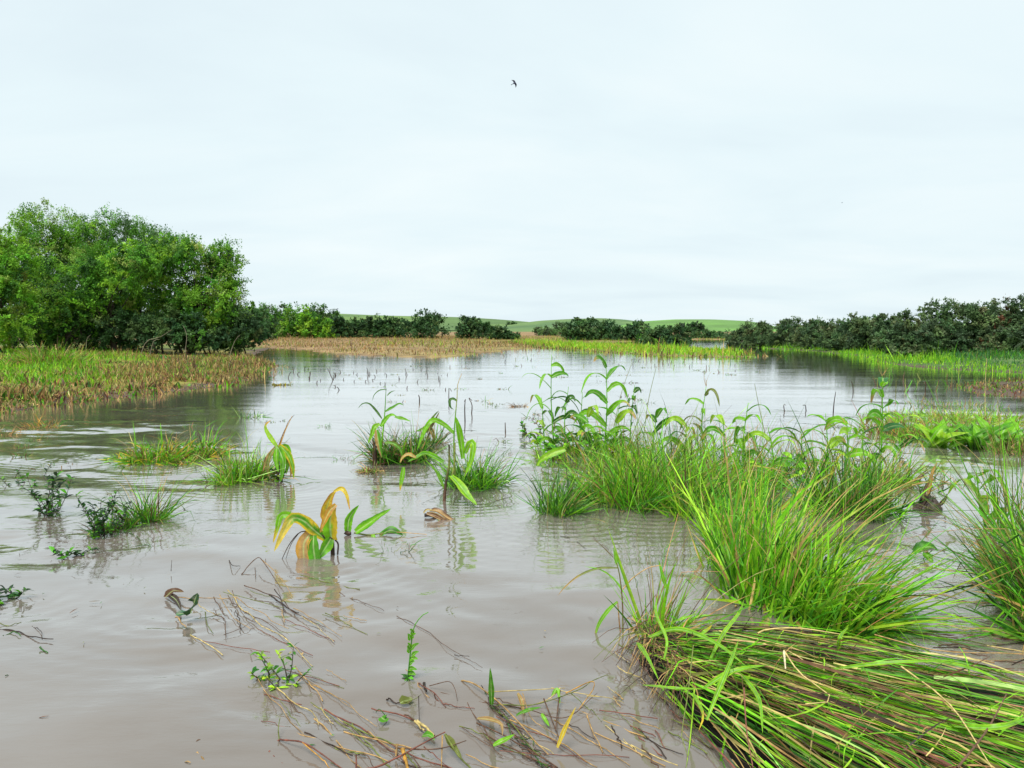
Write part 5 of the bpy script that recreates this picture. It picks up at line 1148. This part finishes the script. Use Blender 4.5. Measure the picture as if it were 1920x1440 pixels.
tangle('drift_tangle', 'tangle of bent straw stalks caught round a dark leaf', 420, 1140, [
    ([(310, 1112), (330, 1118), (360, 1122), (400, 1122), (445, 1118)], .006, TAN), ([(362, 1122), (380, 1140), (400, 1150), (412, 1148)], .005, STRAW), ([(385, 1148), (388, 1170), (400, 1185)], .006, OLIVE), ([(400, 1148), (420, 1160), (425, 1195)], .005, BROWN),
    ([(412, 1115), (425, 1140), (440, 1160), (470, 1180)], .005, TAN), ([(430, 1105), (450, 1135), (480, 1165), (520, 1190), (560, 1220), (585, 1250)], .006, STRAW), ([(440, 1118), (470, 1140), (500, 1155), (540, 1178)], .005, TAN), ([(435, 1108), (455, 1150), (480, 1170)], .004, BROWN),
    ([(400, 1120), (412, 1140), (425, 1155)], .006, BROWN), ([(330, 1155), (340, 1168), (350, 1178)], .008, TAN), ([(455, 1145), (500, 1165), (540, 1200)], .004, BROWN), ([(420, 1190), (450, 1180), (480, 1160)], .003, BROWN)],
    leaves=[([(358, 1150, .02), (364, 1130, .10), (370, 1112, .14)], .10, DEEP), ([(330, 1152), (350, 1150), (360, 1148)], .04, (0.03, .13, .06)), ([(310, 1120), (325, 1108, .03), (345, 1110, .03)], .05, BROWN), ([(312, 1112), (330, 1125), (340, 1145)], .04, DKBROWN)], seed=1)
tangle('bent_reed', 'dead reed bent in a sharp elbow above the water', 510, 1080, [([(453, 1075), (480, 1047, .06), (492, 1052, .07), (515, 1085, .02), (528, 1105)], .006, BROWN), ([(492, 1050, .07), (520, 1078, .04), (548, 1115)], .005, TAN), ([(478, 1065, .02), (479, 1085)], .005, BROWN), ([(430, 1052), (436, 1060, .03), (450, 1062)], .006, DKBROWN), ([(498, 1048, .03), (498, 1058)], .004, BROWN)], 'reed', seed=2)
tangle('drift_tangle', 'dark knot of wet stalks drifting below the yellow maize', 560, 1130, [([(458, 1098), (490, 1110), (520, 1118), (550, 1145), (610, 1175)], .006, BROWN), ([(505, 1115), (525, 1130), (560, 1150)], .010, DKBROWN), ([(515, 1105, .03), (528, 1125), (532, 1145)], .006, DKBROWN), ([(550, 1140), (590, 1160), (640, 1195)], .004, TAN), ([(610, 1150), (650, 1170), (690, 1188)], .005, OLIVE), ([(565, 1155), (600, 1180), (625, 1205)], .004, STRAW), ([(635, 1112), (670, 1125), (720, 1145)], .004, BROWN)], seed=3)
tangle('drift_straws', 'parallel half sunk straws trailing under the yellow green weed', 600, 1330, [([(480, 1270), (505, 1305), (540, 1345), (575, 1385)], .004, TAN), ([(520, 1290), (550, 1315), (590, 1340), (600, 1360)], .006, STRAW), ([(560, 1272), (600, 1290), (650, 1320), (705, 1365)], .004, TAN), ([(535, 1300), (555, 1330), (563, 1335)], .005, BROWN), ([(590, 1345), (630, 1385), (660, 1425), (690, 1450)], .006, TAN), ([(602, 1328), (615, 1345), (625, 1358)], .005, STRAW), ([(610, 1333), (670, 1360), (720, 1395), (760, 1430)], .006, REDBR), ([(565, 1268), (620, 1300), (660, 1325)], .003, TAN)], seed=4)
tangle('broken_cane', 'reddish brown broken cane with a sharp bend at the bottom edge', 600, 1400, [([(518, 1387), (545, 1388, .03), (568, 1392, .04), (600, 1412, .03), (645, 1445)], .007, REDBR), ([(568, 1392, .04), (600, 1420, .02), (625, 1445)], .005, ORANGE), ([(523, 1387), (522, 1365, .04), (525, 1345, .06)], .005, OLIVE), ([(370, 1412), (382, 1425), (390, 1440)], .007, TAN), ([(505, 1410), (520, 1425), (535, 1435)], .006, REDBR)], seed=5)
tangle('dark_twig', 'dark forked twig bending over the water by the straw pile', 830, 1290, [([(785, 1282), (800, 1290, .03), (815, 1300, .03), (835, 1325)], .006, REDBR), ([(805, 1286, .02), (840, 1278, .06), (852, 1290, .05), (858, 1315)], .004, BROWN), ([(815, 1300, .03), (818, 1310), (840, 1322), (890, 1328)], .005, REDBR), ([(795, 1282), (800, 1296, .02)], .012, DKBROWN), ([(725, 1310), (745, 1318), (770, 1320)], .007, DKBROWN), ([(752, 1318), (775, 1312, .03), (790, 1302, .03)], .004, OLIVE), ([(785, 1305, .05), (786, 1350)], .004, DKBROWN), ([(725, 1345), (712, 1330, .03), (705, 1335)], .004, DARK)], leaves=[([(750, 1318), (765, 1313), (775, 1312)], .05, OLIVE), ([(715, 1345), (722, 1350), (728, 1346)], .04, MID)], seed=6)
tangle('drift_tangle', 'pile of crossed tan and green straws heaped in the near water', 990, 1320, [
    ([(865, 1278), (885, 1280, .03), (915, 1300, .03), (960, 1340, .02), (1030, 1415)], .007, TAN), ([(890, 1290), (930, 1330), (985, 1390), (1010, 1420)], .006, OLIVE), ([(915, 1298, .04), (990, 1294, .05), (1060, 1290, .05)], .005, STRAW), ([(920, 1320), (1000, 1320, .03), (1080, 1295, .05), (1110, 1277, .07), (1140, 1265, .06)], .005, OLIVE),
    ([(1060, 1300, .04), (1108, 1278, .08), (1112, 1292, .05), (1085, 1330)], .005, ORANGE), ([(955, 1350), (1010, 1375), (1060, 1400), (1120, 1440)], .006, TAN), ([(1050, 1295, .04), (1042, 1370, .02)], .007, BROWN), ([(1020, 1310, .04), (1035, 1350, .02), (1050, 1390)], .006, BROWN), ([(980, 1300, .04), (1000, 1350, .02), (1050, 1380)], .004, TAN),
    ([(1040, 1350), (1080, 1375), (1125, 1400), (1180, 1435)], .005, TAN), ([(990, 1330, .03), (1060, 1345, .02), (1120, 1300, .03)], .004, BROWN), ([(1070, 1300, .04), (1100, 1325), (1128, 1352)], .004, OLIVE), ([(1100, 1305, .04), (1140, 1308, .03), (1170, 1318)], .004, STRAW), ([(1050, 1290, .05), (1030, 1310, .04), (990, 1325)], .005, STRAW), ([(930, 1345), (980, 1365), (1045, 1395), (1100, 1430)], .004, REDBR), ([(860, 1360), (900, 1375), (940, 1400), (1005, 1425)], .004, OLIVE), ([(1100, 1340), (1110, 1370), (1130, 1410)], .006, TAN)],
    leaves=[([(922, 1322, .0), (921, 1290, .12), (919, 1252, .25)], .026, MID), ([(968, 1342, .02), (990, 1332, .06), (1015, 1326, .06)], .022, MID), ([(1045, 1402, .02), (1060, 1365, .08), (1080, 1325, .15)], .018, YELLOW), ([(925, 1398), (945, 1388, .03), (965, 1377, .03)], .022, BRIGHT), ([(895, 1347), (920, 1350, .04), (940, 1358, .04), (942, 1380)], .024, TAN), ([(1035, 1305, .04), (1045, 1293, .06), (1050, 1320, .02)], .018, BRIGHT), ([(1015, 1338, .03), (1022, 1350), (1030, 1362)], .018, BRIGHT), ([(970, 1300, .05), (978, 1315, .02), (982, 1340)], .022, TAN)], seed=7)
tangle('dark_litter', 'dark wet litter lying under the pile of crossed straws', 960, 1360, [([(895 + k * 5 + rng.normal(0, 6), 1290 + k * 6 + rng.normal(0, 5)), (915 + k * 5 + rng.normal(0, 8), 1308 + k * 6 + rng.normal(0, 6)), (930 + k * 5, 1312 + k * 6 + rng.normal(0, 6))], .004, [DKBROWN, BROWN, DARK][k % 3]) for k in range(26)], seed=8)
tangle('pale_husk', 'pale broken husk floating beside the dark forked twig', 795, 1362, [([(758, 1340), (775, 1350), (800, 1370)], .006, BROWN), ([(782, 1352, .02), (800, 1366, .01), (815, 1380)], .013, STRAW), ([(778, 1352, .02), (796, 1370, .01)], .010, STRAW)], 'husk', seed=9)
tangle('drift_straws', 'reddish straws and canes crossing at the bottom edge by the husk', 790, 1410, [([(640, 1445), (700, 1440, .02), (745, 1420, .03), (760, 1412, .03), (835, 1372, .05)], .008, REDBR), ([(740, 1402, .03), (820, 1404, .03), (875, 1388, .05)], .006, BROWN), ([(755, 1405, .03), (765, 1445)], .016, ORANGE), ([(668, 1445), (668, 1415, .05)], .008, REDBR), ([(830, 1380, .04), (828, 1440)], .006, TAN), ([(835, 1378, .05), (855, 1410, .03), (885, 1445)], .010, OLIVE), ([(690, 1370), (720, 1395), (750, 1415)], .005, TAN), ([(795, 1400, .02), (840, 1440)], .004, REDBR), ([(670, 1410), (690, 1418, .02), (700, 1440)], .004, BROWN), ([(760, 1410, .03), (785, 1445)], .005, OLIVE), ([(745, 1395, .04), (742, 1420)], .010, TAN)], leaves=[([(792, 1380), (805, 1378, .03), (815, 1388, .02)], .03, MID), ([(838, 1380, .04), (850, 1400, .03), (866, 1420)], .03, OLIVE)], seed=10)
tangle('dead_twig', 'long thin twig lying half under water in the open middle', 830, 1200, [([(745, 1155), (790, 1178), (840, 1210), (870, 1228), (905, 1252)], .0035, BROWN), ([(852, 1225), (880, 1232)], .004, DKBROWN)], seed=11)
tangle('drift_twig', 'small dark crooked twig afloat right of the grass tuft', 960, 940, [([(925, 942), (945, 935, .03), (960, 932)], .006, DKBROWN), ([(945, 936, .02), (944, 950)], .005, DKBROWN), ([(960, 933), (955, 922, .04)], .004, BROWN)], seed=12)
tangle('drift_twigs', 'loose twigs drifting in the gap before the island corner', 1090, 1035, [([(1050, 1005), (1075, 1012), (1100, 1030)], .004, DKBROWN), ([(1110, 1005), (1135, 1025), (1160, 1050)], .003, BROWN), ([(1175, 1085), (1200, 1095), (1220, 1080)], .004, OLIVE), ([(1190, 1110), (1195, 1092, .03), (1188, 1082, .04)], .004, DARK)], seed=13)
tangle('drift_weed', 'flat strands of drowned weed trailing at the photo edge', 60, 1190, [([(0, 1178), (30, 1182), (70, 1196), (100, 1200)], .008, DKBROWN), ([(5, 1190), (25, 1186), (40, 1192)], .006, DARK), ([(60, 1172), (75, 1182), (80, 1196)], .004, DKBROWN), ([(75, 1215), (90, 1222)], .008, DARK), ([(10, 1268), (30, 1260)], .004, DARK), ([(0, 1170), (20, 1172), (40, 1164)], .005, OLIVE)], seed=14)
tangle('drift_twigs', 'scraps of weed afloat between the dark weed and bent reed', 270, 1020, [([(240, 1000), (255, 1005), (262, 1012)], .006, DARK), ([(255, 1025), (275, 1020), (285, 1028)], .005, DARK), ([(321, 1070), (322, 1050, .06)], .004, DKBROWN), ([(330, 990), (350, 985)], .004, DARK), ([(345, 955), (352, 958)], .01, DKBROWN)], seed=15)
tangle('drift_twigs', 'scattered dead sprigs over the water behind the floating leaf', 1720, 1100, [([(1690, 1080), (1720, 1092), (1730, 1075, .03)], .004, DARK), ([(1760, 1050), (1790, 1048)], .005, DARK), ([(1640, 1120), (1700, 1085, .05), (1750, 1060, .08)], .004, TAN), ([(1700, 1120), (1740, 1112), (1760, 1116)], .004, DARK), ([(1760, 1210), (1800, 1208), (1820, 1215)], .007, BROWN), ([(1730, 1250), (1850, 1240), (1920, 1236)], .003, TAN), ([(1770, 1130), (1790, 1150), (1830, 1165)], .003, BROWN), ([(1700, 1170), (1760, 1175), (1820, 1195)], .003, TAN)], seed=16)

# ---- dead stalks poking out of the open water, one by one
rng = np.random.default_rng(55)
def stub(u, v, h, lab, grp, r=.008, bend=.0, c=DKBROWN):
    p = gp(u, v); a = rng.uniform(0, 6.28)
    sl = abs(rng.normal(.1, .5)); top = p + np.array([math.cos(a) * sl * h, math.sin(a) * sl * h, h])
    pts = [p - [0, 0, .05], (p + top) / 2 + rng.normal(0, .06 * h, 3), top]
    if rng.random() < .6: pts.append(top + np.array([rng.normal(0, .3) * h, 0, -rng.uniform(.0, .4) * h]))
    V, Fq, C = tube(np.array(pts), [r, r * .5], np.array(c) * rng.uniform(.7, 1.5), 5, m=8)
    o = Geo().add(V, Fq, C).build('dead_stalk', M_STEM, None, base=p)
    return tag(o, lab, 'stalk', grp)
for k in range(56):
    u = rng.uniform(520, 840); v = 690 + rng.exponential(9) + rng.uniform(0, 14)
    stub(u, v, rng.lognormal(-2.6, .5), 'short dark dead stalk poking from water before the brown field', 'stalks before the brown field', .015)
for k in range(84):
    u = rng.uniform(840, 1420); v = np.interp(u, [840, 960, 1200, 1420], [672, 664, 676, 682]) + rng.exponential(6)
    stub(u, v, rng.lognormal(-2.5, .5), 'thin flooded maize stalk off the yellow green crop strip', 'stalks off the crop strip', .016, c=[OLIVE, DKBROWN, BROWN, DARK][k % 4])
for k in range(26):
    u = rng.uniform(1640, 1800); v = rng.uniform(694, 738)
    stub(u, v, rng.uniform(.1, .35), 'flooded reed stalk in the dark river reflection', 'stalks in the river reflection', .012, c=[OLIVE, BROWN, MID][k % 3])
for (u, v, h, lab) in [(872, 790, .42, 'tallest dead stalk in open water behind the sheathed maize'), (842, 752, .30, 'dead stalk pair member farther left of the tallest dead stalk'), (884, 775, .3, 'dead stalk just right of the tallest dead stalk'),
                       (948, 812, .16, 'dark crooked stub between tufts and island'), (1472, 772, .14, 'dark leaf like stub in the open water behind the island'), (1512, 770, .12, 'small dark stub beside the leaf like stub'),
                       (1562, 775, .42, 'tall thin twig standing right of the dark stubs'), (1600, 735, .3, 'short dead stalk in water before the river reflection')]:
    stub(u, v, h, lab, None, .012)
for (u, v0, v1, du, lab) in [(1848, 790, 672, 2, 'long straight tan straw standing by the broad leaved plants'), (1875, 770, 705, -12, 'slanting thin straw beside the long straight one'), (1648, 860, 672, 14, 'feathery dry maize tassel stalk above the river side'), (1440, 830, 720, -25, 'arched thin grass stalk behind the island'), (1150, 800, 680, 35, 'arched thin stalk by the flag maize'), (1205, 830, 690, 25, 'long leaning stalk right of the flag maize')]:
    p = gp(u, v0); Y = p[1]; e_ = at(u + du, v1, Y)
    V, Fq, C = tube([p - np.array([0, 0, .05]), p * .5 + e_ * .5 + np.array([-.02, 0, .03]), e_], [.006, .003], np.array(STRAW if 'tan' in lab else OLIVE), 5, m=9)
    tag(Geo().add(V, Fq, C).build('tall_straw', M_STEM, None, base=p), lab, 'straw')
grass_clump('grass_tuft', 'little dry brown tuft alone in water left of the island maize', 970, 762, .16, .22, 60, .012, ([TAN, BROWN, DKBROWN], [2, 2, 1]), (0, 0), 1.0, 1.3, 80, kink=.4)
grass_clump('grass_tuft', 'yellow brown sunken clump among the stubs before the field', 525, 722, .25, .2, 60, .03, ([YELLOW, OLIVE, BROWN], [2, 2, 1]), (0, 0), .9, 1.2, 81)
for k, (u, v, n, lab) in enumerate([(610, 800, 16, 'faint wisp of weed in water right of the drooping maize'), (648, 862, 14, 'tiny dark wisp of weed left of the muddy hummock'), (1270, 800, 16, 'wispy drowned sprig behind the grass fountain'), (730, 1032, 18, 'small drowned sprig below the two green leaves'), (400, 900, 40, 'thin upright wisps left of the ragged clump'), (930, 850, 14, 'wisps of fine blades right of the wiry tuft'), (1560, 800, 40, 'fine drowned grass line by the small dark stub')]):
    grass_clump('weed_wisp', lab, u, v, .14, .16 if k != 4 else .3, n, .007, ([OLIVE, DARK, BROWN, MID], [2, 2, 1, 1]), (0, 0), .8, .9, 90 + k, kink=.3, cat='weed')

# ---- half drowned sprigs scattered over the open water
for k in range(60):
    u = RNG.uniform(480, 1420) if k < 46 else RNG.uniform(20, 460); v = 686 + RNG.exponential(38) if k < 46 else RNG.uniform(790, 930)
    if v > 850 and u > 560: v = RNG.uniform(690, 800)
    grass_clump('drowned_sprig', 'small half drowned sprig scattered on the open water', u, v, RNG.uniform(.05, .3), RNG.uniform(.08, .22), int(RNG.uniform(4, 22)), .010 + .0006 * (900 - v) / 20, ([OLIVE, DARK, BROWN, DKBROWN, MID, TAN], [2, 1.6, 1.4, 1, 1.2, .8]), (0, 0), .8, 1.0, 200 + k, kink=.4, cat='weed', group='half drowned sprigs on the open water')
# ---- dead branches at the foot of the grove
for k, (pts, lab) in enumerate([([(262, 655), (275, 640), (300, 632), (322, 618)], 'pale dead branch rising under the grove'), ([(280, 656), (288, 640), (300, 636)], 'short pale dead branch next to the rising one'), ([(428, 656), (440, 640), (450, 628)], 'forked dead branch under the shrub at grove end'), ([(345, 655), (350, 630), (343, 610)], 'thin upright dead stem before the grove'), ([(160, 650), (163, 636), (170, 628)], 'broken pale stump at grove foot')]):
    Y = 42.0; P3 = px(pts, Y); z0 = float(land(P3[:1, 0], P3[:1, 1])[0][0]); P3[0, 2] = z0 - .05
    V, Fq, C = tube(P3, [.020, .007], np.array([.26, .22, .16]), 6, m=8); tag(Geo().add(V, Fq, C).build('dead_branch', M_BARK, None, base=P3[0]), lab, 'branch')

# ---- fine half-sunk stalks combed by the current, too thin to tell apart
def fine_stalks(lab, name, n, u0, v0, u1, v1, seed, L=(.15, .55), head=-.75):
    rng = np.random.default_rng(seed + 1700); g = Geo()
    for k in range(n):
        p = gp(rng.uniform(u0, u1), rng.uniform(v0, v1), 0.0); h = head + rng.normal(0, .22); l_ = rng.uniform(*L); m = 9
        q = np.linspace(0, 1, m)[:, None]; P = p + np.array([math.cos(h), math.sin(h), 0]) * l_ * q
        P[:, 2] = .001 + .006 * (fbm(np.arange(m) * .35 + rng.uniform(0, 99), np.zeros(m), 4, 1) - .45) * 2; P[:, :2] += rng.normal(0, .004, (m, 2))
        g.add(*tube(P, rng.uniform(.0012, .003), np.array([BROWN, TAN, DKBROWN, OLIVE, REDBR, STRAW][rng.integers(6)]) * .8, 4))
    return tag(g.build(name, M_STEM), lab, 'debris', kind='stuff')
fine_stalks('fine half sunk stalks combed by the current below the yellow maize', 'sunken_stalks', 13, 330, 1060, 680, 1220, 1)
fine_stalks('fine half sunk stalks along the bottom edge', 'sunken_stalks', 24, 480, 1250, 900, 1440, 2)
fine_stalks('fine stalks drifting round the crossed straw pile', 'sunken_stalks', 16, 860, 1270, 1150, 1430, 3)
fine_stalks('fine stalks drifting between the island and the edge grass', 'sunken_stalks', 50, 1680, 1040, 1900, 1260, 4, head=-.3)
fine_stalks('loose roots and stalks off the upstream tip of the mat', 'sunken_stalks', 46, 1130, 1190, 1300, 1400, 5, (.06, .25), -1.2)

# ---- scum and scraps floating on the water, too small to tell apart
rng = np.random.default_rng(99); n = 1500
pts = np.stack([rng.uniform(-9, 9, n), rng.uniform(2.6, 20, n), np.full(n, .004)], 1)
k = (fbm(pts[:, 0] * .6, pts[:, 1] * .45, 91) > .50) & (np.abs(pts[:, 0]) < pts[:, 1] * .7) & (land(pts[:, 0], pts[:, 1])[0] < -.05); pts = pts[k]; n = len(pts)
P_, d_, h_ = blade_paths(rng, pts, rng.normal(-.6, .7, n), np.full(n, 1.5), np.full(n, 1.57), rng.lognormal(-3.4, .55, n), 3, 1, 0, .4, .003)
sd = np.repeat(unit(np.cross(d_[:, :1], [0, 0, 1.0])), 3, 1)
V, Fq, C = ribbon(P_, rng.uniform(.0015, .006, n)[:, None] * np.array([[.4, 1, .3]]), sd, np.repeat(palette(rng, n, [BROWN, DKBROWN, TAN, OLIVE, DARK], [2, 2, 1, 1.5, 1])[:, None, :], 3, 1))
tag(Geo().add(V, Fq, C).build('floating_scraps', M_STEM), 'scattered scraps of dead plant drifting on the flood', 'debris', kind='stuff')
